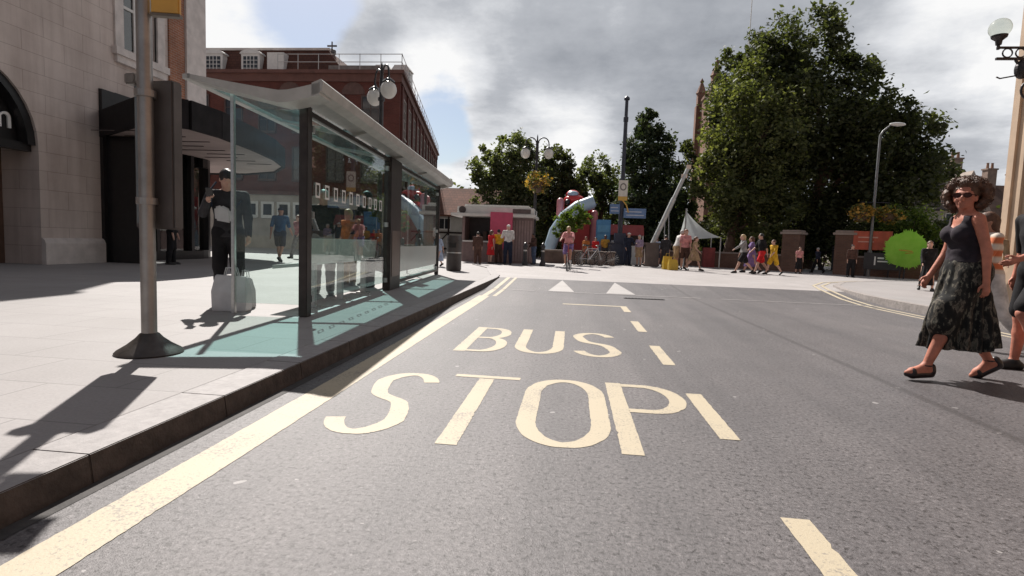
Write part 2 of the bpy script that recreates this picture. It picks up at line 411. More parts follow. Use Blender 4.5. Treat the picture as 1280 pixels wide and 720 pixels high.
# ------------------------------------------------------------------ surfaces
def asphalt():
    m, nt, b = new_mat('asphalt'); o = nt.obj()
    big = nt.noise(o, .35, 5); mid = nt.noise(o, 2.2, 5); fine = nt.noise(o, 48, 5, .8); grit = nt.noise(o, 150, 2, .6)
    mp = nt.n('ShaderNodeMapping'); mp.inputs['Scale'].default_value = (1.6, .12, 1); nt.l(o, mp.inputs[0])
    lanes = nt.noise(mp.outputs[0], 1.3, 4)
    c = nt.ramp(fine, [(.34, (.046, .041, .043)), (.46, (.097, .090, .093)), (.60, (.150, .140, .144)), (.73, (.33, .312, .314))])
    c = nt.mixc(1, c, nt.ramp(big, [(.3, (.82, .82, .83)), (.7, (1.12, 1.1, 1.08))]), 'MULTIPLY')
    c = nt.mixc(1, c, nt.ramp(lanes, [(.3, (.74, .74, .75)), (.7, (1.16, 1.15, 1.14))]), 'MULTIPLY')
    c = nt.mixc(.5, c, nt.ramp(mid, [(.35, (.85, .84, .84)), (.65, (1.1, 1.1, 1.1))]), 'MULTIPLY')
    pit = nt.n('ShaderNodeMapRange'); nt.l(nt.noise(o, 34, 3, .65), pit.inputs[0]); pit.inputs[1].default_value = .44; pit.inputs[2].default_value = .36
    c = nt.mixc(nt.math('MULTIPLY', pit.outputs[0], .85), c, (.022, .018, .018))
    seam = nt.n('ShaderNodeTexWave'); seam.wave_type = 'BANDS'; seam.bands_direction = 'X'; seam.inputs['Scale'].default_value = .058; seam.inputs['Distortion'].default_value = .25; seam.inputs['Detail'].default_value = 3; nt.l(o, seam.inputs['Vector'])
    sm = nt.n('ShaderNodeMapRange'); nt.l(seam.outputs['Fac'], sm.inputs[0]); sm.inputs[1].default_value = .9990; sm.inputs[2].default_value = .9999
    c = nt.mixc(nt.math('MULTIPLY', sm.outputs[0], .55), c, (.04, .035, .035))
    oil = nt.n('ShaderNodeMapRange'); nt.l(nt.noise(o, 1.1, 5, .62), oil.inputs[0]); oil.inputs[1].default_value = .60; oil.inputs[2].default_value = .74
    c = nt.mixc(nt.math('MULTIPLY', oil.outputs[0], .40), c, (.06, .053, .054))
    spots = nt.math('GREATER_THAN', nt.noise(o, 9.0, 2, .4), .755)
    c = nt.mixc(nt.math('MULTIPLY', spots, .55), c, (.42, .40, .39))
    nt.l(c, b.inputs['Base Color']); b.inputs['Roughness'].default_value = .52; b.inputs['Specular IOR Level'].default_value = .5
    bp = nt.n('ShaderNodeBump'); bp.inputs['Strength'].default_value = .55; bp.inputs['Distance'].default_value = .006
    nt.l(nt.math('ADD', fine, nt.math('MULTIPLY', grit, .5)), bp.inputs['Height']); nt.l(bp.outputs[0], b.inputs['Normal'])
    return m
def paint(name, col, wear=.42):
    m, nt, b = new_mat(name); o = nt.obj()
    fine = nt.noise(o, 95, 3, .7); n = nt.noise(o, 5, 6, .7)
    w = nt.math('ADD', nt.math('MULTIPLY', n, .55), nt.math('MULTIPLY', fine, .5))
    mr = nt.n('ShaderNodeMapRange'); nt.l(w, mr.inputs[0]); mr.inputs[1].default_value = wear; mr.inputs[2].default_value = wear - .14
    c = nt.mixc(mr.outputs[0], col, tuple(k * .62 for k in col))
    wr = nt.n('ShaderNodeMapRange'); nt.l(nt.math('ADD', nt.math('MULTIPLY', nt.noise(o, 62, 4, .75), .75), nt.math('MULTIPLY', nt.noise(o, 2.2, 5, .65), .45)), wr.inputs[0]); wr.inputs[1].default_value = .565; wr.inputs[2].default_value = .465
    c = nt.mixc(nt.math('MULTIPLY', wr.outputs[0], .75), c, (.17, .155, .15)); nt.l(c, b.inputs['Base Color']); b.inputs['Roughness'].default_value = .6
    bp = nt.n('ShaderNodeBump'); bp.inputs['Strength'].default_value = .35; bp.inputs['Distance'].default_value = .004
    nt.l(fine, bp.inputs['Height']); nt.l(bp.outputs[0], b.inputs['Normal'])
    return m
def slabs(name, c1, c2, joint, bw, bh, ms, rough=.7):
    m, nt, b = new_mat(name); o = nt.obj()
    br = nt.n('ShaderNodeTexBrick'); nt.l(o, br.inputs['Vector']); br.inputs['Scale'].default_value = 1
    br.inputs['Color1'].default_value = (*c1, 1); br.inputs['Color2'].default_value = (*c2, 1); br.inputs['Mortar'].default_value = (*joint, 1)
    br.inputs['Brick Width'].default_value = bw; br.inputs['Row Height'].default_value = bh; br.inputs['Mortar Size'].default_value = ms; br.inputs['Mortar Smooth'].default_value = .3
    c = nt.mixc(1, br.outputs['Color'], nt.ramp(nt.noise(o, .8, 6), [(.3, (.88, .87, .86)), (.7, (1.05, 1.05, 1.05))]), 'MULTIPLY')
    c = nt.mixc(1, c, nt.ramp(nt.noise(o, 60, 3), [(.3, (.9, .9, .9)), (.7, (1.06, 1.06, 1.06))]), 'MULTIPLY')
    gum = nt.math('GREATER_THAN', nt.noise(o, 9, 2, .4), .74)
    c = nt.mixc(nt.math('MULTIPLY', gum, .35), c, (.2, .19, .19))
    nt.l(c, b.inputs['Base Color']); b.inputs['Roughness'].default_value = rough
    bp = nt.n('ShaderNodeBump'); bp.inputs['Strength'].default_value = .15; bp.inputs['Distance'].default_value = .004
    nt.l(nt.noise(o, 120, 3), bp.inputs['Height']); nt.l(bp.outputs[0], b.inputs['Normal'])
    return m
M_ASPH = asphalt()
M_YEL = paint('yellow_paint', (.44, .378, .272)); M_WHT = paint('white_paint', (.36, .34, .33))
M_PAVE = slabs('paving', (.292, .274, .271), (.276, .260, .257), (.19, .178, .175), .9, .6, .006)
M_PLAZA = slabs('plaza_paving', (.345, .322, .316), (.32, .30, .295), (.26, .243, .24), .4, .4, .006)
M_KERB = mat('kerb_granite', (.30, .27, .255), .75, .3, 14, .3)
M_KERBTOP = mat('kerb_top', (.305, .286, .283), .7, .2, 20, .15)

def struct(o, name=None): return tag(o, kind='structure')
KX = -1.97
mb = MB(); mb.sheet([(-900, -300), (900, -300), (900, 1500), (-900, 1500)], -.03)
struct(mb.build('ground', mat('soil', (.16, .15, .13), .9, .4, .3)))
mb = MB(); mb.sheet([(KX, -8), (7.2, -8), (7.2, 12.6), (7.2, 12.6), (KX, 12.6)], 0.0)
struct(mb.build('road', M_ASPH))
# ramp up to the level crossing table, still asphalt
mb = MB(); mb.add([(KX, 12.6, 0), (7.2, 12.6, 0), (7.2, 15.4, .10), (KX, 15.4, .10)], [(0, 1, 2, 3)])
struct(mb.build('road_ramp', M_ASPH))
mb = MB(); mb.sheet([(-46, 15.4), (60, 15.4), (60, 34), (42, 46), (-46, 46)], .10)
struct(mb.build('plaza_paving', M_PLAZA))
# left pavement with its kerb stones
mb = MB(); mb.prism([(-46, -8), (KX - .30, -8), (KX - .30, 15.3), (-2.7, 19.2), (-5, 24.2), (-46, 24.2)], -.02, .12)
struct(mb.build('pavement', M_PAVE))
kp = [(KX, -8 + .915 * i) for i in range(26)] + [(KX - .08, 16.1), (KX - .5, 18.2), (-2.85, 20.5), (-3.9, 23.2)]
mb = MB()
for i in range(len(kp) - 1):
    a, b = Vector(kp[i]), Vector(kp[i + 1]); t = (b - a).normalized(); nrm = Vector((-t.y, t.x)); a2 = a + t * .0006; b2 = b - t * .0006
    w = .288
    vs = [(*a2, -.02), (*b2, -.02), (*(b2 + nrm * w), -.02), (*(a2 + nrm * w), -.02)]
    c = [Vector((p[0], p[1])) for p in vs]
    tilt = .018
    vs += [(c[0].x + nrm.x * tilt, c[0].y + nrm.y * tilt, .125), (c[1].x + nrm.x * tilt, c[1].y + nrm.y * tilt, .125), (c[2].x, c[2].y, .125), (c[3].x, c[3].y, .125)]
    mb.add(vs, [(0, 3, 2, 1), (4, 5, 6, 7), (0, 1, 5, 4), (1, 2, 6, 5), (2, 3, 7, 6), (3, 0, 4, 7)])
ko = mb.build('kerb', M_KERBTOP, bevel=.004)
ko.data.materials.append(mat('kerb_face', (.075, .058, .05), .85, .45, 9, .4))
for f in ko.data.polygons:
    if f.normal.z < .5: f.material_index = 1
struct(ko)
mb = MB(); mb.sheet([(KX + .003, -8), (KX + .075, -8), (KX + .075, 12.4), (KX + .003, 12.4)], .002)  # dark strip painted along the kerb foot as its shadow, with some grime
struct(mb.build('kerb_shade_strip', mat('kerb_shade_asphalt', (.05, .045, .043), .8, .4, 8, .2)))
# right pavement, its rounded corner and kerb
rk = [(6.75, -8), (6.75, 12.0), (6.85, 13.6), (7.25, 15.6), (7.9, 17.6), (9.0, 19.6), (11, 21.6), (14, 23.2), (22, 24.6), (40, 25.6)]
mb = MB(); mb.prism([(p[0] + .12, p[1] - .02) for p in rk] + [(40, -8)], -.02, .155)
struct(mb.build('pavement', M_PAVE))
mb = MB()
for i in range(len(rk) - 1):
    a, b = Vector(rk[i]), Vector(rk[i + 1]); t = (b - a).normalized(); nrm = Vector((t.y, -t.x))
    mb.add([(*a, -.02), (*b, -.02), (*b, .16), (*a, .16), (*(b + nrm * .16), .16), (*(a + nrm * .16), .16)], [(0, 1, 2, 3), (3, 2, 4, 5)])
struct(mb.build('kerb', M_KERB))
PRNG = random.Random(21)
def ribbon(mb, pts, w, z, half=None):
    src = [Vector(p) for p in pts]; pts = [src[0]]; L, R = [], []
    for a, b in zip(src, src[1:]):
        n = max(1, min(90, int((b - a).length / .03))); pts += [a.lerp(b, k / n) for k in range(1, n + 1)]
    jit = lambda: PRNG.uniform(-1, 1) * .0022 + (PRNG.uniform(-.009, 0) if PRNG.random() < .05 else 0)
    for i, p in enumerate(pts):
        t = (pts[min(i + 1, len(pts) - 1)] - pts[max(i - 1, 0)]).normalized(); n = Vector((-t.y, t.x)) * (w / 2 if not callable(w) else w(t) / 2)
        u = n.normalized(); L.append(p + n + u * jit()); R.append(p - n - u * jit())
    zz = z if callable(z) else (lambda x, y: z)
    vs = [(p.x, p.y, zz(p.x, p.y)) for p in L + R]; n = len(pts)
    return mb.add(vs, [(i, n + i, n + i + 1, i + 1) for i in range(n - 1)])
def rz_(x, y): return max(0, min(.10, (y - 12.6) / 2.8 * .10)) + .005
# paint: edge lines, cage dashes, triangles
def off(pts, d):
    pts = [Vector(p) for p in pts]; out = []
    for i, p in enumerate(pts):
        t = (pts[min(i + 1, len(pts) - 1)] - pts[max(i - 1, 0)]).normalized(); out.append(p + Vector((-t.y, t.x)) * d)
    return out
mb = MB(); ribbon(mb, [(-1.64 - .05 * max(0, (k * .7 - 8) / 10.9), -8 + k * .7) for k in range(26)] + [(-1.70, 10.9)], .212, .0024)
ribbon(mb, [(-1.70, 10.9), (-1.72, 12.55)], .11, .0024); ribbon(mb, [(-1.50, 10.9), (-1.52, 12.55)], .08, .0024)
ribbon(mb, [(-1.72, 12.6), (-1.72, 15.4)], .10, rz_); ribbon(mb, [(-1.52, 12.6), (-1.52, 15.4)], .08, rz_)
for y in (-.2, 1.95 - .65, 3.2, 5.18, 7.15): ribbon(mb, [(.95, y), (.95, y + (.98 if y != 1.3 else .96))], .115, .0024)
ribbon(mb, [(.97, 9.25), (.97, 10.12)], .115, .0024); ribbon(mb, [(-.12, 10.06), (.915, 10.06)], .12, .0024)
struct(mb.build('road_marking', M_YEL))
mb = MB()
ribbon(mb, [(p.x, p.y) for p in off(rk[1:8], .30)], .09, lambda x, y: .108 if y > 15.4 else rz_(x, y)); ribbon(mb, [(p.x, p.y) for p in off(rk[1:8], .52)], .09, lambda x, y: .108 if y > 15.4 else rz_(x, y))
ribbon(mb, [(6.45, -8), (6.45, 12)], .09, .0024); ribbon(mb, [(6.23, -8), (6.23, 12)], .09, .0024)
struct(mb.build('road_marking', M_YEL))
mb = MB()
for x0, x1, xa in ((-.50, .10, -.22), (.82, 1.48, 1.20)):
    mb.add([(x0, 12.65, .006), (x1, 12.65, .006), (xa, 15.2, .098)], [(0, 1, 2)])
for k in range(9): x = -1.3 + k * .92; ribbon(mb, [(x, 12.5), (x + (.9 if k % 4 else .5), 12.5)], .05, .009)
struct(mb.build('road_marking', M_WHT))
# lettering: two rows of stretched capitals
WV, WH = .115, .115
def stroke(mb, pts, z=.0024): ribbon(mb, pts, lambda t: .078 + .040 * abs(t.y) ** 1.5, z)
def ell_arc(cx, cy, rx, ry, a0, a1, n=28): return [(cx + rx * math.cos(rad(a0 + (a1 - a0) * i / n)), cy + ry * math.sin(rad(a0 + (a1 - a0) * i / n))) for i in range(n + 1)]
def letter(mb, ch, x0, x1, y0, y1):
    h = .0575; x0 += h; x1 -= h; y0 += h; y1 -= h; cx, cy = (x0 + x1) / 2, (y0 + y1) / 2; rx, ry = (x1 - x0) / 2, (y1 - y0) / 2
    if ch == 'T':
        stroke(mb, [(x0 - h, y1), (x1 + h, y1)]); stroke(mb, [(cx, y0 - h), (cx, y1 - h)])
    elif ch == 'O':
        q = ry * .55
        pts = ell_arc(cx, cy + ry - q, rx, q, 0, 180) + ell_arc(cx, cy - ry + q, rx, q, 180, 360); stroke(mb, pts[:-1] + [pts[0]])
    elif ch == 'P':
        stroke(mb, [(x0, y0 - h), (x0, y1 + h)]); q = ry * .47
        stroke(mb, [(x0 + h, y1), (x0 + rx, y1)] + ell_arc(x0 + rx, y1 - q, rx, q, 88, -88) + [(x0 + rx, y1 - 2 * q), (x0 + h, y1 - 2 * q)])
    elif ch == 'B':
        stroke(mb, [(x0, y0 - h), (x0, y1 + h)]); q = ry * .47
        stroke(mb, [(x0 + h, y1), (x0 + rx * .9, y1)] + ell_arc(x0 + rx * .9, y1 - q, rx * .95, q, 88, -88) + [(x0 + rx * .9, y1 - 2 * q), (x0 + h, y1 - 2 * q)])
        q2 = (y1 - 2 * q - y0) / 2
        stroke(mb, [(x0 + rx * .85, y1 - 2 * q), (x0 + rx, y1 - 2 * q)] + ell_arc(x0 + rx, y0 + q2, rx, q2, 88, -88) + [(x0 + rx, y0), (x0 + h, y0)], .0034)
    elif ch == 'U':
        q = ry * .5; stroke(mb, [(x0, y1 + h)] + ell_arc(cx, y0 + q, rx, q, 180, 360) + [(x1, y1 + h)])
    elif ch == 'S':
        q = ry / 2
        pts = (ell_arc(cx, y1 - q, rx, q, 20, 165, 20) + [(x0 + .06, cy + q * .42), (x0 + rx * .6, cy + q * .14), (x0 + rx * 1.4, cy - q * .14), (x1 - .06, cy - q * .42)] + ell_arc(cx, y0 + q, rx, q, -15, -160, 20))
        pts = [Vector(p) for p in pts]
        for _ in range(3):
            new = [pts[0]]
            for a, b in zip(pts, pts[1:]): new += [a.lerp(b, .25), a.lerp(b, .75)]
            pts = new + [pts[-1]]
        stroke(mb, pts[::3] + [pts[-1]])
mb = MB()
for ch, a, b, y0, y1 in (('S', -1.43, -.94, 2.83, 4.30), ('T', -.88, -.36, 2.80, 4.36), ('O', -.29, .28, 2.86, 4.38), ('P', .31, .85, 2.85, 4.36)): letter(mb, ch, a, b, y0, y1)
for ch, a, b in (('B', -1.12, -.64), ('U', -.55, -.04), ('S', .05, .56)): letter(mb, ch, a, b, 5.28 + (.06 if ch != 'B' else 0), 6.84)
struct(mb.build('road_marking', M_YEL))
t = thing('drain_cover', 'dark narrow drain slot across the asphalt beside the white triangles', 'drain', (1.55, 11.75, .006), .05)
mb = MB(); mb.bbox(-.42, .42, -.07, .07, 0, .006); mb.build('frame', mat('iron', (.05, .048, .047), .5, .3, 12), t)
mb = MB()
for k in range(12): mb.bbox(-.39 + k * .068, -.36 + k * .068, -.05, .05, .0065, .011)
mb.build('grate', mat('iron_grate', (.03, .028, .028), .55, .3, 12), t)

def rel(mb, p):                          # world coordinates to those of an unrotated thing
    L = p.location; mb.v = [(v[0] - L.x, v[1] - L.y, v[2] - L.z) for v in mb.v]; return mb

# ------------------------------------------------------------------ the stone corner building on the left
def stone_mat():
    m, nt, b = new_mat('portland_stone'); v = nt.wallvec()
    br = nt.n('ShaderNodeTexBrick'); nt.l(v, br.inputs['Vector']); br.inputs['Scale'].default_value = 1
    br.inputs['Color1'].default_value = (.56, .495, .465, 1); br.inputs['Color2'].default_value = (.53, .47, .44, 1); br.inputs['Mortar'].default_value = (.38, .33, .305, 1)
    br.inputs['Brick Width'].default_value = 1.1; br.inputs['Row Height'].default_value = .46; br.inputs['Mortar Size'].default_value = .009; br.inputs['Mortar Smooth'].default_value = .5
    o = nt.obj()
    c = nt.mixc(1, br.outputs['Color'], nt.ramp(nt.noise(o, .7, 6), [(.3, (.82, .79, .77)), (.7, (1.1, 1.08, 1.06))]), 'MULTIPLY')
    mp = nt.n('ShaderNodeMapping'); mp.inputs['Scale'].default_value = (3, 3, .25); nt.l(o, mp.inputs[0])
    c = nt.mixc(.6, c, nt.ramp(nt.noise(mp.outputs[0], 1.2, 6), [(.35, (.78, .74, .72)), (.6, (1.05, 1.04, 1.03))]), 'MULTIPLY')
    nt.l(c, b.inputs['Base Color']); b.inputs['Roughness'].default_value = .85; b.inputs['Specular IOR Level'].default_value = .2
    bp = nt.n('ShaderNodeBump'); bp.inputs['Strength'].default_value = .2; bp.inputs['Distance'].default_value = .01
    nt.l(nt.noise(o, 30, 5), bp.inputs['Height']); nt.l(bp.outputs[0], b.inputs['Normal'])
    return m
M_STONE = stone_mat(); M_TRIM = mat('stone_trim', (.58, .525, .495), .8, .2, 3, .15)
M_BLACK = mat('black_frame', (.014, .013, .014), .35, .3, 8); M_DARKMETAL = mat('dark_metal', (.045, .04, .042), .4, .3, 9, metal=.6)
M_WIN = glass_mat('window_glass', (.35, .38, .40), .03, 1.7)
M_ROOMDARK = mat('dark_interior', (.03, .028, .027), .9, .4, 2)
M_BRICKO = brick_mat('orange_brick', (.36, .15, .085), (.30, .12, .07), (.33, .26, .22))

sb = thing('stone_building', 'pale stone corner building with dark arched doorway and black curved shop canopy', 'building', (-13, 12, .12))
arch = [(8.53, .0), (12.33, .0)] + [(10.43 + 1.9 * math.cos(rad(a)), 2.87 + 1.9 * math.sin(rad(a))) for a in range(0, 181, 10)]
arch = [(u, z + .0) for u, z in arch]
mb = MB()
X0 = -13.0
O = (X0, 0, .12); U = (0, 1, 0); N = (1, 0, 0)
win_u = [(14.95, 16.25, 6.05, 8.6), (8.9, 10.6, 6.9, 9.2), (4.4, 6.1, 6.9, 9.2)]
holes = [[(a, z0), (b, z0), (b, z1), (a, z1)] for a, b, z0, z1 in win_u]
# outer outline runs round the two ground floor openings
outer = [(-8, 0), (8.53, 0)] + [(8.53, 2.87)] + [(10.43 - 1.9 * math.cos(rad(a)), 2.87 + 1.9 * math.sin(rad(a))) for a in range(10, 180, 10)] + [(12.33, 2.87), (12.33, 0), (14.1, 0), (14.1, 4.75), (18.4, 4.75), (18.4, 13.4), (-8, 13.4)]
mb.facade(outer, holes, O, U, N, .35)
# reveals of the arch and of the shop opening
ar = [(8.53, 0), (8.53, 2.87)] + [(10.43 - 1.9 * math.cos(rad(a)), 2.87 + 1.9 * math.sin(rad(a))) for a in range(10, 180, 10)] + [(12.33, 2.87), (12.33, 0)]
for poly, dp in ((ar, 1.1), ([(14.1, 0), (14.1, 4.75), (18.4, 4.75)], .5)):
    n = len(poly); mb.add([(X0, u, z + .12) for u, z in poly] + [(X0 - dp, u, z + .12) for u, z in poly], [(i, i + 1, i + 1 + n, i + n) for i in range(n - 1)])
mb.bbox(-30, X0 - .001, 18.38, 18.4, 4.87, 13.52); mb.bbox(-30, -29.9, -8, 18.38, .12, 13.52); mb.bbox(-29.9, X0 - .002, -8, -7.9, .12, 13.52)
rel(mb, sb).build('wall', M_STONE, sb)
mb = MB(); mb.bbox(-30.2, -12.85, -8.2, 18.6, 13.52, 13.9); mb.bbox(-29.8, -13.2, -7.8, 18.2, 13.9, 14.4); rel(mb, sb).build('cornice', M_TRIM, sb)
mb = MB()
for a, b in ((-8, 8.53), (12.33, 14.1)):
    mb.extrude([(0, 0), (.12, 0), (.12, .52), (.09, .60), (.03, .66), (0, .66)], (X0, a - .0, .12), (1, 0, 0), (0, 0, 1), (0, 1, 0), b - a)
rel(mb, sb).build('plinth', M_TRIM, sb)
for a, b, z0, z1 in win_u:
    fr = MB(); s = .3
    for (c0, c1, d0, d1) in ((a - s, a, z0 - .02, z1 + s), (b, b + s, z0 - .02, z1 + s), (a, b, z1, z1 + s)): fr.bbox(X0 - .05, X0 + .06, c0, c1, d0 + .12, d1 + .12)
    fr.bbox(X0 - .05, X0 + .16, a - s - .08, b + s + .08, z0 - .22 + .12, z0 - .02 + .12); fr.bbox(X0 - .05, X0 + .10, a - s, b + s, z0 - .42 + .12, z0 - .22 + .12)
    w = rel(fr, sb).build('window', M_TRIM, sb)
    sa = MB()
    for c in (a + .04, b - .04, (a + b) / 2): sa.bbox(X0 - .22, X0 - .15, c - .04, c + .04, z0 + .12, z1 + .12)
    for zz in (z0 + .05, (z0 + z1) / 2, z1 - .05): sa.bbox(X0 - .218, X0 - .152, a + .08, b - .08, zz + .08, zz + .16)
    rel(sa, sb).build('sash', mat('white_paintwork', (.62, .6, .57), .5, .15, 5), w)
    pn = MB(); pn.bbox(X0 - .20, X0 - .19, a, b, z0 + .12, z1 + .12); rel(pn, sb).build('pane', M_WIN, w)
    rm = MB(); rm.bbox(X0 - 1.5, X0 - 1.45, a - .8, b + .8, z0 - .4, z1 + .6); rel(rm, sb).build('blind', mat('room_blind', (.34, .36, .36), .8, .3, 2), w)
mb = MB(); mb.bbox(X0 - .001, X0 + .05, 16.75, 17.45, 5.3, 13.5); rel(mb, sb).build('brick_pilaster', M_BRICKO, sb)
mb = MB(); mb.bbox(X0 - .001, X0 + .12, 17.46, 18.42, 4.9, 13.5); rel(mb, sb).build('corner_pilaster', M_TRIM, sb)
# arch fascia with the end of a shop name
mb = MB(); pts = [(10.43 + 1.88 * math.cos(rad(a)), 2.87 + 1.88 * math.sin(rad(a))) for a in range(0, 181, 10)]
mb.extrude(pts, (X0 - .34, 0, .14), U, (0, 0, 1), (-1, 0, 0), .08); fas = rel(mb, sb).build('arch_fascia', M_BLACK, sb)
mb = MB(); pts2 = [(10.43 + 1.89 * math.cos(rad(a)), 2.87 + 1.89 * math.sin(rad(a))) for a in range(0, 181, 10)] + [(10.43 + 1.70 * math.cos(rad(a)), 2.87 + 1.70 * math.sin(rad(a))) for a in range(180, -1, -10)]
mb.extrude(pts2, (X0 - .06, 0, .14), U, (0, 0, 1), (-1, 0, 0), .25); rel(mb, sb).build('arch_frame', M_BLACK, sb)
mb = MB(); mb.bbox(X0 - .36, X0 - .18, 8.54, 12.32, 2.86, 3.06); rel(mb, sb).build('transom', M_BLACK, sb)
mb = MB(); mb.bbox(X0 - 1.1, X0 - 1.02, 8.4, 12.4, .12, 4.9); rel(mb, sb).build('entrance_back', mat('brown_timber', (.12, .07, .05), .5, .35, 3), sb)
def text_mesh(name, body, size, m, parent, loc, rot, depth=.012):
    cu = bpy.data.curves.new(name, 'FONT'); cu.body = body; cu.size = size; cu.extrude = depth; cu.align_x = 'CENTER'; cu.resolution_u = 4
    o = bpy.data.objects.new(name + '_curve', cu); COL.objects.link(o)
    me = bpy.data.meshes.new_from_object(o.evaluated_get(bpy.context.evaluated_depsgraph_get()))
    bpy.data.objects.remove(o); bpy.data.curves.remove(cu)
    me.materials.clear(); me.materials.append(m); t = bpy.data.objects.new(name, me); COL.objects.link(t); t.parent = parent; t.location = loc; t.rotation_euler = rot
    return t
M_WLET = mat('white_lettering', (.75, .75, .74), .5, .05, 5)
text_mesh('lettering', 'm', .80, M_WLET, fas, (.69 - 1.0, 11.69 - 12, 3.34 - .12), (PI / 2, 0, PI / 2), .02)
# shop front: black surround, glazing and the dark shop behind
mb = MB(); mb.bbox(X0 - .30, X0 + .10, 14.1, 14.55, .12, 4.85); mb.bbox(X0 - .3, X0 + .1, 14.55, 18.3, 3.75, 4.86)
for y in (16.1, 17.7): mb.bbox(X0 - .25, X0 + .05, y, y + .14, .12, 3.75)
mb.bbox(X0 - .25, X0 + .06, 14.55, 18.3, .12, .40)
cpts = [(X0 - 1.2 + 1.25 * math.cos(rad(a)), 18.3 + 1.25 * math.sin(rad(a))) for a in range(0, 91, 15)]
ci = [(X0 - 1.2 + 1.0 * math.cos(rad(a)), 18.3 + 1.0 * math.sin(rad(a))) for a in range(90, -1, -15)]
mb.prism(cpts + ci, 3.3, 4.86); mb.prism(cpts + ci, .12, .42)
for a in (20, 55, 88): mb.box((X0 - 1.2 + 1.12 * math.cos(rad(a)), 18.3 + 1.12 * math.sin(rad(a)), 1.86), (.28, .22, 2.88), rad(a))
mb.bbox(-28, X0 - 1.2, 19.3, 19.55, .12, 4.86)
rel(mb, sb).build('shopfront_frame', M_BLACK, sb)
mb = MB(); mb.bbox(X0 + .101, -11.75, 14.22, 14.36, .12, 3.6); rel(mb, sb).build('lobby_panel', M_BLACK, sb)
mb = MB()
for a, b in ((14.55, 16.1), (16.24, 17.7), (17.84, 18.3)): mb.bbox(X0 - .12, X0 - .105, a, b, .40, 3.75)
for i in range(len(cpts) - 1):
    p, q = [(X0 - 1.2 + 1.1 * math.cos(rad(a)), 18.3 + 1.1 * math.sin(rad(a))) for a in (i * 15, i * 15 + 15)]
    mb.add([(*p, .42), (*q, .42), (*q, 3.3), (*p, 3.3)], [(0, 1, 2, 3)])
rel(mb, sb).build('shop_glass', glass_mat('shop_glass', (.72, .75, .75), .02, 1.55), sb)
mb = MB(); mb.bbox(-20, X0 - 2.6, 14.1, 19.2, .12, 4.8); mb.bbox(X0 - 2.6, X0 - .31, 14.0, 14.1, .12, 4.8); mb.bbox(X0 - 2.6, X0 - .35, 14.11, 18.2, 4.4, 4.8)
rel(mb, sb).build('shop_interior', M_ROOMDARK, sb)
mb = MB()
for k in range(3): mb.bbox(X0 - .55, X0 - .53, 14.75 + k * .45, 15.1 + k * .45, .75 + .1 * k, 1.25 + .1 * k)
rel(mb, sb).build('window_poster', mat('poster_white', (.6, .6, .6), .6, .4, 9), sb)
# canopy round the corner
cp = [(-13.06, 14.25), (-10.1, 12.35), (-9.5, 12.9), (-9.45, 14), (-9.75, 16), (-10.2, 18), (-10.9, 19.9), (-12.2, 21.6), (-14, 22.6), (-17, 22.9), (-17, 19.56), (-14.1, 19.57), (-13, 18.6)]
mb = MB(); mb.prism(cp, 3.62, 3.66); rel(mb, sb).build('canopy_soffit', mat('soffit', (.50, .41, .385), .8, .45, .9, col2=(.36, .29, .27)), sb)
mb = MB()
edge = cp[:10]
for i in range(len(edge) - 1):
    a, b = Vector(edge[i]), Vector(edge[i + 1]); t = (b - a).normalized(); n = Vector((t.y, -t.x))
    mb.prism([tuple(a), tuple(b), tuple(b - n * -.12), tuple(a - n * -.12)][::-1] if False else [tuple(a + n * .10), tuple(a), tuple(b), tuple(b + n * .10)], 3.56, 4.26)
rel(mb, sb).build('canopy_fascia', mat('fascia_black', (.016, .014, .015), .75, .4, 3, spec=.15), sb)
mb = MB(); mb.prism([(-13 + (x + 13) * .93, 16 + (y - 16) * .96) for x, y in cp[:10]] + [(-17, 20), (-13, 18.6)], 4.10, 4.2); rel(mb, sb).build('canopy_roof', mat('canopy_lead', (.30, .30, .31), .5, .3, 3), sb)
for k in range(9):
    mb = MB(); x = -12.6 + .3 * (k % 3); y = 13.4 + k * .75; mb.bbox(x, x + 1.9 - .12 * k, y, y + .035, 3.60, 3.618)
    rel(mb, sb).build('soffit_batten', mat('batten', (.10, .08, .075), .7, .3, 4), sb)

# ------------------------------------------------------------------ the red brick building behind the shelter
M_BRICKR = brick_mat('red_brick', (.145, .044, .036), (.115, .036, .030), (.12, .065, .055))
M_TILE = brick_mat('roof_tile', (.12, .055, .042), (.10, .045, .036), (.05, .03, .025), bw=.3, bh=.2, msize=.012)
M_WPAINT = mat('white_frame', (.70, .68, .65), .5, .12, 5)
M_DGLASS = mat('dark_pane', (.03, .034, .04), .08, .4, 1.3)
M_CREAM = mat('cream_render', (.44, .40, .35), .8, .22, 1.2, .1)
bb = thing('brick_building', 'large red brick building with white dormers and a railed roof terrace above the shelter', 'building', (-11.6, 36, .1))
CX, CY = -11.6, 36.0; EX, EY = -17.6, 70.0; TOP = 11.75
mb = MB(); plan = [(-30, CY), (CX, CY), (EX, EY), (-30, EY)]
mb.prism([(-29.97, CY + .03), (CX - .03, CY + .03), (EX - .03, EY - .03), (-29.97, EY - .03)], 3.9, TOP); rel(mb, bb).build('wall', M_BRICKR, bb)
mb = MB(); mb.prism(plan, .1, 3.9); rel(mb, bb).build('ground_floor', M_CREAM, bb)
mb = MB(); mb.prism([(-30, CY - .28), (CX + .3, CY - .28), (EX + .3, EY), (-30, EY)], TOP, TOP + .22); mb.prism([(-30, CY - .12), (CX + .12, CY - .12), (EX + .12, EY), (-30, EY)], TOP - .5, TOP)
mb.prism([(-30, CY - .15), (CX + .15, CY - .15), (EX + .15, EY), (-30, EY)], 3.75, 3.98); rel(mb, bb).build('cornice', mat('brick_cornice', (.13, .058, .046), .8, .25, 2, .1), bb)
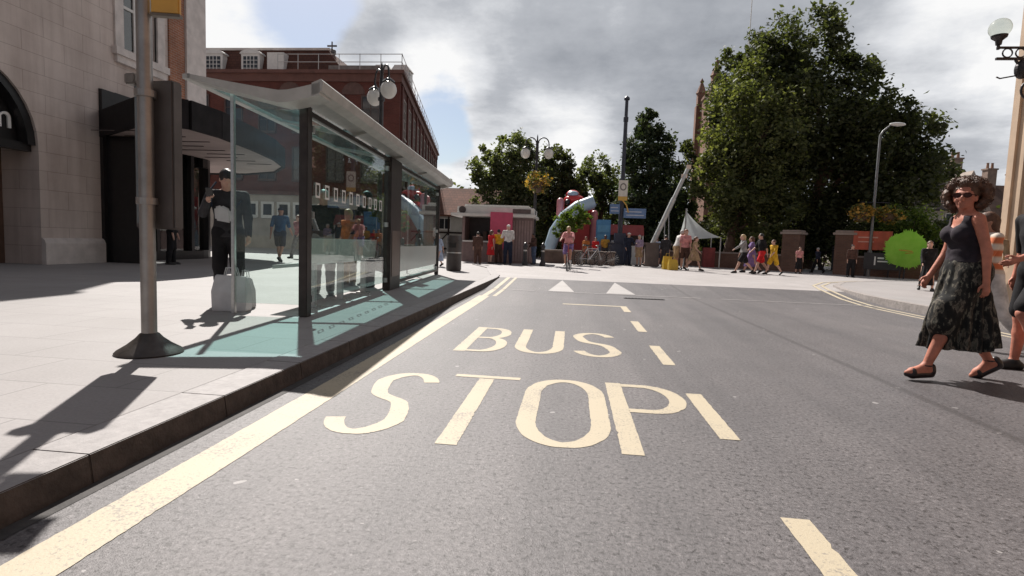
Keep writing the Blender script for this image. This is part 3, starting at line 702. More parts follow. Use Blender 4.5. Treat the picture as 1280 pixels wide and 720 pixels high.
Ux = Vector((1, 0, 0)); Rt = (Vector((EX - CX, EY - CY, 0))).normalized(); Rn = Vector((Rt.y, -Rt.x, 0))
def bwindow(parent, base, u, n, w, h, arch=False, cols=3, rows=4, fm=None, fw=.09):
    base, u, n = Vector(base), Vector(u), Vector(n); up = Vector((0, 0, 1)); M3 = Matrix((u, -n, up)).transposed()
    f = MB()
    def bx(a, b, c, d, d0, d1): f.box(base + u * ((a + b) / 2) + up * ((c + d) / 2) + n * ((d0 + d1) / 2), (b - a, d1 - d0, d - c), M=M3)
    bx(-w / 2 - fw, -w / 2, -fw, h + fw, -.02, .07); bx(w / 2, w / 2 + fw, -fw, h + fw, -.02, .07); bx(-w / 2, w / 2, h, h + fw, -.02, .07); bx(-w / 2 - .08, w / 2 + .08, -fw - .05, 0, -.02, .13)
    for i in range(1, cols): x = -w / 2 + w * i / cols; bx(x - .022, x + .022, 0, h, .0, .05)
    for j in range(1, rows): z = h * j / rows; bx(-w / 2, w / 2, z - .02, z + .02, .002, .048)
    if arch:
        pts = [(w * .62 * math.cos(rad(a)), h + fw + w * .22 * math.sin(rad(a))) for a in range(0, 181, 20)]
        f.extrude(pts, base - n * .02, u, up, n, .14)
    o = rel(f, parent).build('window', fm or M_WPAINT, parent)
    g = MB(); g.box(base + up * (h / 2) + n * .015, (w, .02, h), M=M3); rel(g, parent).build('pane', M_DGLASS, o)
for x in (-28, -25.6, -23.2, -20.8, -18.4, -16.0, -13.6): 
    bwindow(bb, (x, CY + .03, 8.0), Ux, (0, -1, 0), 1.1, 2.3, False, 2, 3, fm=mat('dark_sash', (.07, .045, .04), .6, .3, 4)); bwindow(bb, (x, CY + .03, 4.8), Ux, (0, -1, 0), 1.1, 2.1, False, 2, 3, fm=MATS['dark_sash'])
for x in (-21.9, -20.75, -19.6, -18.45): bwindow(bb, (x, CY, 2.35), Ux, (0, -1, 0), .62, .75, False, 1, 1, fw=.16)
for k in range(11):
    p = Vector((CX, CY, 0)) + Rt * (2.2 + k * 3.0) + Rn * -.03
    bwindow(bb, (p.x, p.y, 8.0), Rt, Rn, 1.2, 2.5, False, 3, 4, fm=mat('stone_surround', (.36, .31, .28), .8, .2, 3)); bwindow(bb, (p.x, p.y, 4.7), Rt, Rn, 1.2, 2.2, False, 3, 3, fm=MATS['stone_surround'])
mb = MB()
for k in range(12):
    p = Vector((CX, CY, 0)) + Rt * (.7 + k * 3.0); mb.box((p.x, p.y, 7.55), (.5, .2, 7.2), math.atan2(Rt.y, Rt.x))
rel(mb, bb).build('pilaster', M_BRICKR, bb)
# dark round arch and blind panels on the corner, seen over the shelter roof
for x in (-19.2, -17.0, -14.8):
    mb = MB(); mb.extrude([(-.8, 0), (.8, 0)] + [(.8 * math.cos(rad(a)), .8 * math.sin(rad(a))) for a in range(0, 181, 20)][1:], (x, CY + .03, 10.45), Ux, (0, 0, 1), (0, -1, 0), .05)
    rel(mb, bb).build('arch_panel', mat('arch_brick', (.11, .06, .05), .8, .3, 3), bb)
# mansard with dormers, standing back from the terrace
mb = MB()
x0, x1, y0, y1 = -30, -15.6, CY + 1.3, CY + 12
v = [(x0, y0, TOP), (x1, y0, TOP), (x1, y1, TOP), (x0, y1, TOP), (x0, y0 + .75, TOP + 2.25), (x1 - 1.9, y0 + .75, TOP + 2.25), (x1 - 1.9, y1 - 1, TOP + 2.25), (x0, y1 - 1, TOP + 2.25)]
mb.add(v, [(0, 1, 5, 4), (1, 2, 6, 5), (2, 3, 7, 6), (4, 5, 6, 7), (0, 4, 7, 3)]); rf = rel(mb, bb).build('roof', M_TILE, bb)
mb = MB(); mb.bbox(x0, x1 - 1.75, y0 + .65, y0 + .9, TOP + 2.2, TOP + 2.36); rel(mb, bb).build('gutter', M_TRIM, rf)
mb = MB(); mb.bbox(-27, -22, y0 + 4, y0 + 9, TOP + 2.2, TOP + 3.1); mb.bbox(-21, -18.8, y0 + 5, y0 + 8, TOP + 2.2, TOP + 2.75); rel(mb, bb).build('plant_room', mat('grey_lead', (.12, .11, .11), .7, .3, 2), rf)
mb = MB(); mb.tube([(-17.6, y0 + 1.6, TOP + 2.2), (-17.6, y0 + 1.6, TOP + 3.1)], .05); mb.lathe([(.28, 0), (.28, .25), (.1, .35)], (-17.6, y0 + 1.6, TOP + 2.25), 12); mb.bbox(-17.95, -17.25, y0 + 1.57, y0 + 1.63, TOP + 2.75, TOP + 2.86); rel(mb, bb).build('finial', mat('grey_lead', (.12, .11, .11)), rf)
for i, x in enumerate((-28.2, -25.5, -22.75)):
    mb = MB(); mb.bbox(x - .68, x + .68, y0 - .05, y0 + .5, TOP, TOP + 1.75); mb.extrude([(.78 * math.cos(rad(a)), .30 * math.sin(rad(a))) for a in range(0, 181, 20)], (x, y0 - .1, TOP + 1.72), Ux, (0, 0, 1), (0, 1, 0), .7)
    dm = rel(mb, bb).build('dormer', M_WPAINT, bb)
    g = MB(); g.bbox(x - .52, x + .52, y0 - .065, y0 - .045, TOP + .2, TOP + 1.55); rel(g, bb).build('pane', M_DGLASS, dm)
    g = MB()
    for k in range(1, 4): g.bbox(x - .52 + .26 * k - .025, x - .52 + .26 * k + .025, y0 - .085, y0 - .066, TOP + .2, TOP + 1.55)
    for k in range(1, 5): g.bbox(x - .52, x + .52, y0 - .083, y0 - .067, TOP + .2 + .27 * k - .02, TOP + .2 + .27 * k + .02)
    rel(g, bb).build('glazing_bar', M_WPAINT, dm)
mb = MB(); mb.bbox(-21.5, -20.3, y0 - .1, y0 + .6, TOP + .1, TOP + 1.8); rel(mb, bb).build('white_turret', M_WPAINT, bb)
for x in (-14.3, -12.9):
    mb = MB(); mb.bbox(x - .6, x + .6, CY + 4, CY + 5, TOP + .2, TOP + 1.5); mb.extrude([(-.7, 0), (.7, 0), (.45, .35), (-.45, .35)], (x, CY + 3.95, TOP + 1.5), Ux, (0, 0, 1), (0, 1, 0), 1.1); dm = rel(mb, bb).build('dormer', M_WPAINT, bb)
    g = MB(); g.bbox(x - .42, x + .42, CY + 3.98, CY + 3.995, TOP + .45, TOP + 1.35); rel(g, bb).build('pane', M_DGLASS, dm)
mb = MB()
def rail(a, b, n):
    a, b = Vector(a), Vector(b)
    for z in (.55, 1.05): mb.tube([a + Vector((0, 0, z)), b + Vector((0, 0, z))], .024, 6)
    for k in range(n + 1): p = a.lerp(b, k / n); mb.tube([p, p + Vector((0, 0, 1.08))], .024, 6)
rail((-20.0, CY - .1, TOP + .2), (CX + .1, CY - .1, TOP + .2), 6); rail((CX + .1, CY - .1, TOP + .2), (EX + .15, EY, TOP + .2), 18)
rel(mb, bb).build('roof_railing', mat('white_rail', (.42, .41, .40), .4, .1, 5), bb)
mb = MB(); mb.bbox(-16.8, -13.3, CY + .6, CY + 1.6, TOP + .2, TOP + .75); rel(mb, bb).build('roof_planter', mat('planter_grey', (.20, .18, .17), .7, .3, 3), bb)
# doorway and shop windows on the ground floor
mb = MB()
for x in (-16.2, -14.0): mb.bbox(x - .9, x + .9, CY - .03, CY + .0, .5, 2.9)
rel(mb, bb).build('shop_window', M_DGLASS, bb)

# ------------------------------------------------------------------ bus shelter
M_SHDARK = mat('shelter_metal', (.055, .046, .043), .42, .3, 7, metal=.5); M_SHGREY = mat('shelter_grey', (.44, .435, .415), .45, .2, 4)
M_ALU = mat('brushed_aluminium', (.52, .52, .51), .32, .15, 30, metal=.9)
M_PANEL = glass_mat('clear_glass', (.86, .93, .915), .01, 1.5, base=.015, film=(.35, .45, .42)); M_TEAL = glass_mat('teal_roof_glass', (.60, .90, .91), .08, 1.22, base=.13, film=(.06, .36, .42))
M_FROST = glass_mat('frosted_band', (.8, .85, .84), .2, 1.4, base=.62, film=(.62, .64, .62))
M_SEAT = mat('pale_seat', (.62, .62, .60), .35, .12, 6)
sh = thing('bus_shelter', 'long glass bus shelter with grey edged teal roof beside the kerb', 'bus shelter', (-3.1, 6.16, .12), rad(4))
LEN = 9.05
def rz_roof(x): # underside height across the roof
    return 2.41 + .10 * max(0, (x + .08) / .44) ** 1.2 if x > -.08 else 2.41 + .15 * ((-.08 - x) / 1.02) ** 1.1
mb = MB(); mb.bbox(-.05, .05, -.05, .09, 0, 2.43); mb.build('post', M_SHDARK, sh, bevel=.008)
mb = MB(); mb.bbox(-.07, .07, 3.62, 4.40, 0, 2.42); p = mb.build('wide_post', M_SHDARK, sh, bevel=.01)
mb = MB(); mb.bbox(.071, .078, 3.72, 4.30, .25, 1.1); mb.build('lower_panel', mat('bronze_panel', (.17, .13, .11), .4, .3, 2, metal=.4), p)
mb = MB(); mb.bbox(-.05, .05, LEN - .2, LEN - .1, 0, 2.43); mb.build('post', M_SHDARK, sh, bevel=.008)
mb = MB(); mb.bbox(-.86, -.82, -.03, .02, 0, 2.55); mb.build('end_post', M_ALU, sh, bevel=.005)
mb = MB(); mb.bbox(-.84, -.80, LEN - .17, LEN - .12, 0, 2.55); mb.build('end_post', M_ALU, sh, bevel=.005)
mb = MB(); mb.bbox(-.815, -.055, -.012, .0, .14, 2.38); mb.build('end_glass', M_PANEL, sh)
mb = MB(); mb.bbox(-.795, -.055, LEN - .16, LEN - .148, .14, 2.38); mb.build('end_glass', M_PANEL, sh)
for a, b in ((.12, 3.60), (4.42, LEN - .22)):
    mb = MB(); mb.bbox(-.006, .006, a, b, .16, 2.32); g = mb.build('front_glass', M_PANEL, sh)
    mb = MB()
    n = int((b - a - .3) / .31)
    for k in range(n if a < 1 else 0):
        y = a + .25 + k * .31
        mb = MB()
        for c, d in ((-.07, -.045), (.045, .07)): mb.bbox(.0065, .009, y + c, y + d, 1.42, 1.60)
        mb.bbox(.0065, .009, y - .045, y + .045, 1.42, 1.445); mb.bbox(.0065, .009, y - .045, y + .045, 1.575, 1.60)
        mb.build('glass_marking', M_WLET, g)
    mb = MB()
    for y in (a + .25, b - .25):
        for z in (.2, 1.2, 2.2): mb.box((.012, y - .2 if y < (a + b) / 2 else y + .2, z), (.05, .06, .08))
    mb.build('glass_clamp', M_ALU, g)
mb = MB(); mb.bbox(.0065, .012, 4.5, LEN - .3, .30, .80); mb.build('frosted_band', M_FROST, sh)
mb = MB(); mb.bbox(-.05, .05, 4.40, LEN - .2, .10, .16); mb.build('bottom_rail', M_SHDARK, sh)
# roof: glass sheets in a grey frame, gull shaped in section
def prof(t0, xs): return [(x, rz_roof(x)) for x in xs]
xs = [-1.10 + 1.44 * i / 16 for i in range(17)]
bays = [(-.12, 1.70), (1.78, 3.95), (4.05, 6.3), (6.38, LEN - .02)]
for a, b in bays:
    mb = MB(); pts = [(x, rz_roof(x) + .05) for x in xs if x < .03]; n = len(pts)
    mb.add([(x, a, z) for x, z in pts] + [(x, b, z) for x, z in pts] , [(i, i + 1, i + 1 + n, i + n) for i in range(n - 1)])
    mb.build('roof_glass', M_TEAL, sh)
def beam(y, w, taper):
    mb = MB(); t = [(x, rz_roof(x) + .075) for x in xs]; bt = [(x, rz_roof(x) + .045 - taper * min(1, max(0, (x + 1.30) / 1.2)) * .10) for x in reversed(xs)]
    mb.extrude(t + bt, (0, y - w / 2, 0), (1, 0, 0), (0, 0, 1), (0, 1, 0), w); return mb
beam(-.28, .32, 1.0).build('roof_end_beam', M_SHGREY, sh); beam(LEN + .03, .14, 1.0).build('roof_end_beam', M_SHGREY, sh)
for y in (1.74, 4.0, 6.34): beam(y, .07, .5).build('roof_rib', M_SHGREY, sh)
mb = MB(); mb.extrude([(.25, rz_roof(.25) - .045), (.36, rz_roof(.34) - .02), (.38, rz_roof(.34) + .08), (.35, rz_roof(.34) + .11), (.25, rz_roof(.25) + .09)], (0, -.44, 0), (1, 0, 0), (0, 0, 1), (0, 1, 0), LEN + .54); mb.build('roof_front_beam', M_SHGREY, sh)
mb = MB(); mb.extrude([(-1.15, rz_roof(-1.10) + .02), (-1.07, rz_roof(-1.08) + .03), (-1.07, rz_roof(-1.08) + .08), (-1.15, rz_roof(-1.10) + .07)], (0, -.44, 0), (1, 0, 0), (0, 0, 1), (0, 1, 0), LEN + .45); mb.build('roof_back_beam', M_SHGREY, sh)
mb = MB(); fx = [-.02 + .31 * i / 6 for i in range(7)]
mb.extrude([(x, rz_roof(x) + .062) for x in fx] + [(x, rz_roof(x) + .035) for x in reversed(fx)], (0, -.115, 0), (1, 0, 0), (0, 0, 1), (0, 1, 0), LEN + .07); mb.build('roof_front_panel', M_SHGREY, sh)
mb = MB(); mb.bbox(-.04, .04, .09, LEN - .2, 2.33, 2.39); mb.build('head_rail', M_SHDARK, sh)
# perch bench inside the first bay
be = thing('perch_bench', 'white perch bench behind the glass of the shelter', 'bench', (-3.1, 6.16, .12), rad(4))
mb = MB(); mb.extrude([(-.62, .52), (-.28, .56), (-.28, .60), (-.62, .57)], (0, .5, 0), (1, 0, 0), (0, 0, 1), (0, 1, 0), 2.95); mb.build('seat', M_SEAT, be)
mb = MB(); mb.extrude([(-.22, .60), (-.18, .60), (-.14, .92), (-.18, .92)], (0, .45, 0), (1, 0, 0), (0, 0, 1), (0, 1, 0), 3.05); mb.build('backrest', M_SEAT, be)
for y in (.9, 1.95, 3.1): mb = MB(); mb.bbox(-.30, -.22, y - .04, y + .04, 0, .62); mb.box((-.26, y, .01), (.2, .16, .02)); mb.build('leg', M_ALU, be)

# ------------------------------------------------------------------ bus stop pole
M_STEEL = mat('weathered_steel', (.33, .31, .295), .38, .25, 5, metal=.75)
bp_ = thing('bus_stop_pole', 'tall steel bus stop pole with flared base and dark timetable case', 'bus stop pole', (-3.24, 3.93, .12))
mb = MB(); mb.lathe([(.054, .08), (.053, 1.0), (.052, 2.77)], n=28); mb.lathe([(.06, 2.77), (.06, 2.79), (.02, 2.80)], n=20); mb.build('pole', M_STEEL, bp_, smooth=True)
mb = MB(); mb.lathe([(.232, 0), (.235, .012), (.22, .028), (.155, .07), (.095, .12), (.066, .155), (.056, .16)], n=40); mb.build('base', mat('cast_base', (.08, .068, .06), .4, .35, 9, .15, metal=.5), bp_, smooth=True)
Mz = rad(-6)
mb = MB(); mb.box((0, .13, 1.53), (.36, .10, 1.13), Mz); ca = mb.build('timetable_case', mat('case_grey', (.10, .085, .08), .4, .3, 3, metal=.2), bp_, bevel=.012)
mb = MB(); mb.box((-.085, .074, 1.53), (.13, .012, 1.05), Mz); mb.build('timetable_door', mat('case_window', (.16, .18, .19), .15, .35, 2), ca)
mb = MB(); mb.box((-.155, .10, 2.10), (.10, .13, .08), Mz); mb.build('case_cap', mat('cap_grey', (.22, .20, .185), .4, .25, 8, metal=.4), ca, bevel=.01)
for z in (1.15, 1.95): mb = MB(); mb.lathe([(.072, z), (.072, z + .05)], n=20); mb.bbox(-.03, .03, .05, .10, z, z + .05); mb.build('clamp', M_STEEL, bp_)
mb = MB(); mb.box((.165, .02, 2.665), (.20, .04, .22), rad(12)); fl = mb.build('flag', mat('flag_orange', (.62, .33, .06), .45, .2, 4), bp_, bevel=.008)
mb = MB(); mb.box((.165, .02, 2.547), (.21, .05, .02), rad(12)); mb.build('flag_edge', mat('flag_edge', (.14, .11, .08), .4, .2, 4), fl)

# ------------------------------------------------------------------ street lamps with two crook arms, baskets, poles
M_LAMPBLK = mat('lamp_black', (.022, .021, .024), .38, .3, 6); M_GLOBE = mat('lamp_globe', (.72, .71, .68), .25, .08, 5, trans=.3)
def crook_lamp(label, loc, rz, H=5.6):
    t = thing('street_lamp', label, 'street lamp', loc, rz, 'twin crook arm street lamps')
    mb = MB(); mb.lathe([(.16, 0), (.16, .5), (.11, .62), (.09, .7), (.075, 1.4), (.06, H), (.03, H + .5), (.0, H + .62)], n=16); mb.lathe([(.10, H - .5), (.10, H - .42)], n=14); mb.build('pole', M_LAMPBLK, t, smooth=True)
    for s in (-1, 1):
        pts = [(s * .05, 0, H - .35)] + [(s * (.30 - .26 * math.cos(rad(a))), 0, H + .15 + .30 * math.sin(rad(a))) for a in range(0, 181, 15)] + [(s * .56, 0, H - .02)]
        mb = MB(); mb.tube(pts, .028, 8); mb.tube([(s * .05, 0, H - .3), (s * .3, 0, H - .12), (s * .5, 0, H + .1)], .015, 6); ar_ = mb.build('arm', M_LAMPBLK, t, smooth=True)
        mb = MB(); mb.lathe([(.05, .08), (.16, .0), (.18, -.04)], (s * .56, 0, H - .05), 18, False); mb.build('lamp_cap', M_LAMPBLK, ar_, smooth=True)
        mb = MB(); mb.ball((s * .56, 0, H - .30), (.23, .23, .25)); mb.build('globe', M_GLOBE, ar_, smooth='all')
    return t
p = W(477, 105, 16.0); crook_lamp('twin globe street lamp rising behind the shelter roof in front of the brick building', (p.x, 16.0, .12), rad(-50), 5.45)
p = W(666, 326, 27.0); far_lamp = (p.x, 27.0); crook_lamp('twin globe street lamp with a hanging basket beside the kiosk', (p.x, 27.0, .10), 0)

LEAF_MID = leaf_mat('leaf_mid', (.052, .066, .036), (.105, .126, .066), (.19, .205, .11), .48)
LEAF_DARK = leaf_mat('leaf_dark', (.032, .040, .021), (.062, .074, .036), (.12, .132, .064), .46)
LEAF_OLIVE = leaf_mat('leaf_olive', (.048, .060, .028), (.105, .120, .052), (.215, .225, .10), .48)
LEAF_BRIGHT = leaf_mat('leaf_bright', (.05, .085, .015), (.10, .15, .03), (.19, .24, .06), .45)
LEAF_YEW = leaf_mat('leaf_conifer', (.022, .036, .022), (.042, .062, .034), (.08, .10, .05), .34)
FLOWER_OR = leaf_mat('flower_orange', (.10, .09, .02), (.42, .24, .05), (.55, .33, .10), .35)
FLOWER_RED = leaf_mat('flower_red', (.04, .06, .02), (.35, .05, .05), (.5, .09, .09), .3)
M_BARK = mat('bark', (.12, .075, .055), .9, .45, 5, .6, 18)

def leaves(centres, sig, n, size, rng, flat=.0, updir=None, aspect=.55):
    C = np.asarray(centres); k = rng.integers(0, len(C), n)
    P = C[k] + rng.normal(0, 1, (n, 3)) * (sig[k][:, None] if hasattr(sig, '__len__') else sig)
    a = rng.normal(0, 1, (n, 3)); a[:, 2] *= .6; a[:, 2] -= .25; a /= np.linalg.norm(a, axis=1)[:, None]
    b = rng.normal(0, 1, (n, 3)); b -= a * (a * b).sum(1)[:, None]; b /= np.linalg.norm(b, axis=1)[:, None]
    nn = np.cross(a, b)
    L = size * rng.uniform(.55, 1.35, n)[:, None]
    V = np.empty((n, 4, 3)); V[:, 0] = P - a * L * .5; V[:, 1] = P + b * L * aspect * .5 + nn * L * .1; V[:, 2] = P + a * L * .5; V[:, 3] = P - b * L * aspect * .5 + nn * L * .1
    return V.reshape(-1, 3), np.arange(n * 4).reshape(n, 4)
def crown_points(blobs, per, rng, shell=(.62, 1.02)):
    C, S = [], []
    w = np.array([(b[3] * b[4] + b[4] * b[5] + b[3] * b[5]) for b in blobs]); w = w / w.sum()
    for b, q in zip(blobs, w):
        m = max(6, int(per * q)); v = rng.normal(0, 1, (m, 3)); v /= np.linalg.norm(v, axis=1)[:, None]
        r = rng.uniform(shell[0], shell[1], m) * rng.uniform(.86, 1.10, m)
        C.append(np.array(b[:3]) + v * r[:, None] * np.array(b[3:6])); S.append(np.full(m, .16 * (b[3] * b[4] * b[5]) ** (1 / 3)) * rng.uniform(.55, 1.3, m))
    return np.concatenate(C), np.concatenate(S)
def tree(name, label, cat, base, trunk_r, blobs, nleaf, size, m, per=150, group=None, trunk_top=None, seed=1, sig=1.0):
    rng = np.random.default_rng(seed); base = Vector(base); t = thing(name, label, cat, base, 0, group)
    bl = [(b[0] - base.x, b[1] - base.y, b[2] - base.z, *b[3:]) for b in blobs]
    C, S = crown_points(bl, per, rng); V, Q = leaves(C, S * sig * .82, nleaf, size, rng)
    V[:, 2] = np.maximum(V[:, 2], .05)
    np_mesh('crown', V, Q, m, t)
    top = trunk_top or max(b[2] for b in bl) * .75; cx = sum(b[0] for b in bl) / len(bl); cy = sum(b[1] for b in bl) / len(bl)
    mb = MB(); pts = [(cx * f + .06 * math.sin(7 * f), cy * f, top * f) for f in (0, .03, .15, .35, .6, .85, 1)]
    mb.tube(pts, [trunk_r * k for k in (1.5, 1.12, 1, .86, .66, .4, .2)], 10)
    for b in bl:
        f = min(.7, max(.25, b[2] / top * .55)); s = Vector((cx * f, cy * f, top * f)); e = Vector(b[:3])
        mb.tube([s, s.lerp(e, .5) + Vector((0, 0, .12 * (e - s).length)), e], [trunk_r * .42, trunk_r * .28, trunk_r * .1], 7)
    mb.build('trunk', M_BARK, t, smooth=True); return t
def blob(px, py, rx, rz, y, ry=None):    # a leafy mass seen at a pixel, sizes in photograph pixels
    c = W(px, py, y); k = y / F_PX * .985; return (c.x, c.y, c.z, rx * k, (ry or rx) * k, rz * k)

# hanging basket on the far lamp
def basket(label, loc, r, mats, seed):
    t = thing('hanging_basket', label, 'hanging basket', loc, 0, 'hanging flower baskets'); rng = np.random.default_rng(seed)
    mb = MB(); mb.lathe([(.05, -r * .8), (r * .45, -r * .6), (r * .62, -.1), (r * .65, 0)], n=16); mb.build('bowl', mat('basket_brown', (.09, .055, .035), .8, .4, 9), t)
    C, S = crown_points([(0, 0, .05, r, r, r * .62), (0, 0, -r * .45, r * .7, r * .7, r * .4)], 40, rng); V, Q = leaves(C, S * 1.2, 420, .16, rng); np_mesh('foliage', V, Q, mats[0], t)
    V, Q = leaves(C, S * 1.2, 420, .13, rng, aspect=.9); np_mesh('blossom', V, Q, mats[1], t); return t
basket('round hanging basket of orange flowers on the lamp post by the kiosk', (far_lamp[0] + .12, 26.75, 4.0), .62, (LEAF_OLIVE, FLOWER_OR), 3)

# tall blue-grey mast with signs
p = W(773, 330, 30.5)
mp_ = thing('signal_mast', 'tall dark blue mast with square base cabinet in the middle of the plaza', 'mast', (p.x, 30.5, .10), 0)
M_NAVY = mat('navy_paint', (.028, .036, .066), .4, .3, 4); M_MAST = mat('mast_grey', (.045, .05, .066), .4, .3, 4, metal=.3)
mb = MB(); mb.lathe([(.15, 0), (.15, 1.2), (.13, 1.3), (.125, 4.6), (.11, 4.7), (.10, 7.6), (.13, 7.62), (.13, 7.85), (.09, 7.87), (.085, 8.75)], n=16); mb.lathe([(.15, 8.75), (.15, 8.86), (.05, 8.95)], n=14); mb.build('pole', M_MAST, mp_, smooth=True)
mb = MB(); mb.bbox(-.62, .5, -.28, .28, 0, 1.12); mb.prism([(-.66, -.32), (.54, -.32), (.54, .32), (-.66, .32)], 1.12, 1.17); mb.bbox(-.3, .3, -.3, .3, 1.17, 1.7); cb = mb.build('cabinet', M_NAVY, mp_, bevel=.02)
sg = thing('parking_sign', 'small white and yellow plate with a dark ring high on the blue mast', 'sign', (p.x + .02, 30.2, 4.05), 0)
mb = MB(); mb.bbox(-.24, .24, -.02, .02, -.30, .55); pl = mb.build('plate', mat('plate_white', (.62, .6, .55), .5, .15, 6), sg)
mb = MB(); mb.bbox(-.24, .24, -.022, .018, -.52, -.305); mb.build('yellow_plate', mat('plate_yellow', (.58, .36, .08), .5, .15, 6), sg)
mb = MB()
for i in range(24):
    a0, a1 = 2 * PI * i / 24, 2 * PI * (i + 1) / 24
    mb.add([(.17 * math.cos(a0), -.024, .2 + .2 * math.sin(a0)), (.17 * math.cos(a1), -.024, .2 + .2 * math.sin(a1)), (.11 * math.cos(a1), -.024, .2 + .13 * math.sin(a1)), (.11 * math.cos(a0), -.024, .2 + .13 * math.sin(a0))], [(0, 1, 2, 3)])
mb.build('ring', mat('ring_grey', (.16, .15, .15), .5, .15, 6), pl)
mb = MB(); mb.tube([(0, .03, -.5), (.22, .06, -.75), (.35, .1, -1.15)], .035, 8); mb.build('bracket', mat('plate_yellow', (.58, .36, .08)), sg)
for lab, x0, x1, z, ry_ in (('left pale blue finger sign with faint white lines on the blue mast', -.62, -.10, 2.82, 0), ('right long pale blue finger sign pointing right from the blue mast', .12, 1.30, 2.62, .02)):
    s = thing('finger_sign', lab, 'direction sign', (p.x, 30.32, z), ry_, 'blue direction signs on the mast')
    mb = MB(); mb.bbox(x0, x1, -.03, .03, 0, .52); mb.build('board', mat('sign_blue', (.11, .20, .38), .45, .2, 4), s, bevel=.01)
    mb = MB()
    for k, (a, b) in enumerate(((.08, .8), (.12, .9))): mb.bbox(x0 + (x1 - x0) * a, x0 + (x1 - x0) * b, -.034, -.031, .31 - .18 * k, .36 - .18 * k)
    mb.build('faint_line', mat('faint_white', (.45, .5, .58), .5, .1, 4), s)

# modern lamp in front of the trees on the right, with two baskets
p = W(1087, 318, 27.6); q = W(1122, 156, 27.6)
ml = thing('column_lamp', 'slim grey column street light with one upswept arm in front of the big tree', 'street lamp', (p.x, 27.6, .10))
mb = MB(); h = q.z - .6
mb.tube([(0, 0, 0), (0, 0, 1.2)], .09, 10); mb.tube([(0, 0, 1.2), (0, 0, h), (.12, 0, h + .22), (q.x - p.x - .3, 0, h + .48)], [.065, .05, .04, .03], 10); mb.build('column', mat('lamp_grey', (.16, .165, .17), .45, .2, 6, metal=.4), ml, smooth=True)
mb = MB(); mb.ball((q.x - p.x, 0, h + .52), (.36, .13, .09)); mb.build('lamp_head', mat('lamp_head_white', (.62, .62, .6), .35, .1, 5), ml, smooth='all')
for dx, nm in ((-.55, 'orange flower basket on the left of the column lamp before the dark tree'), (.62, 'yellow orange flower basket on the right of the column lamp near the bush')):
    basket(nm, (p.x + dx, 27.5, 3.05), .5, (LEAF_OLIVE, FLOWER_OR), 5 + int(dx * 4))
mb = MB(); mb.tube([(-.6, 0, 3.45), (.66, 0, 3.45)], .025, 6); mb.build('basket_bracket', M_LAMPBLK, ml)

# ------------------------------------------------------------------ trees and shrubs
Yb = 37.0
tree('broadleaf_tree', 'huge dark spreading tree with a tall domed top at the right of the churchyard', 'tree', (W(1005, 330, 37).x, 37, 0), .42,
     [blob(1000, 55, 50, 44, Yb), blob(955, 90, 36, 36, Yb), blob(968, 115, 58, 58, Yb), blob(1050, 110, 38, 40, Yb), blob(1005, 160, 80, 60, Yb), blob(1085, 155, 52, 42, Yb - 1), blob(1116, 180, 48, 38, Yb - 2), blob(1105, 222, 62, 40, Yb - 1.5), blob(1080, 265, 60, 40, Yb - 1), blob(1030, 230, 70, 60, Yb), blob(1060, 285, 56, 40, Yb - .5), blob(1134, 205, 38, 32, Yb - 2), blob(960, 215, 60, 70, Yb)],
     60000, .30, LEAF_DARK, 520, 'big churchyard trees', seed=11)
tree('broadleaf_tree', 'rounded lighter green tree in front of the church tower', 'tree', (W(905, 330, 34.5).x, 34.5, 0), .30,
     [blob(935, 118, 42, 42, 34.5), blob(917, 182, 36, 46, 34.5), blob(955, 165, 50, 55, 34), blob(985, 130, 28, 30, 34.5), blob(925, 225, 50, 48, 34), blob(975, 225, 38, 50, 34.2), blob(897, 222, 30, 40, 34.5), blob(950, 275, 40, 40, 34), blob(918, 268, 30, 38, 34.2)],
     36000, .25, LEAF_OLIVE, 320, 'big churchyard trees', seed=12)
tree('broadleaf_tree', 'narrow dark tree beside the tower pinnacle with a pointed top', 'tree', (W(915, 330, 40).x, 40, 0), .25,
     [blob(921, 84, 24, 22, 40), blob(925, 130, 40, 40, 40), blob(914, 150, 18, 30, 40)], 9000, .27, LEAF_DARK, 130, 'big churchyard trees', seed=13)
tree('conifer_tree', 'tall dark pointed conifer right behind the blue mast', 'tree', (W(812, 330, 38).x, 38, 0), .28,
     [blob(811, 156, 16, 18, 38), blob(812, 180, 26, 28, 38), blob(810, 212, 32, 32, 38), blob(812, 248, 40, 36, 38), blob(815, 285, 46, 34, 38)], 22000, .26, LEAF_YEW, 260, seed=14)
tree('broadleaf_tree', 'small dark tree between the conifer and the church tower', 'tree', (W(848, 330, 42).x, 42, 0), .22,
     [blob(848, 195, 20, 24, 42), blob(858, 235, 26, 36, 42), blob(842, 265, 24, 34, 42), blob(866, 290, 30, 28, 42)], 9000, .27, LEAF_DARK, 130, seed=15)
tree('broadleaf_tree', 'dark round-headed tree behind the kiosk at the far end of the road', 'tree', (W(648, 325, 41).x, 41, 0), .32,
     [blob(640, 192, 32, 26, 41), blob(612, 210, 26, 28, 41), blob(660, 225, 38, 38, 41), blob(625, 245, 34, 34, 41), blob(655, 275, 40, 30, 41), blob(618, 280, 28, 22, 41)], 24000, .27, LEAF_MID, 260, 'trees behind the plaza', seed=16)
tree('broadleaf_tree', 'medium dark tree right of the twin globe lamp behind the slide', 'tree', (W(700, 325, 42).x, 42, 0), .28,
     [blob(697, 205, 24, 20, 42), blob(690, 235, 32, 30, 42), blob(712, 255, 24, 34, 42), blob(690, 280, 34, 30, 42)], 17000, .27, LEAF_DARK, 200, 'trees behind the plaza', seed=17)
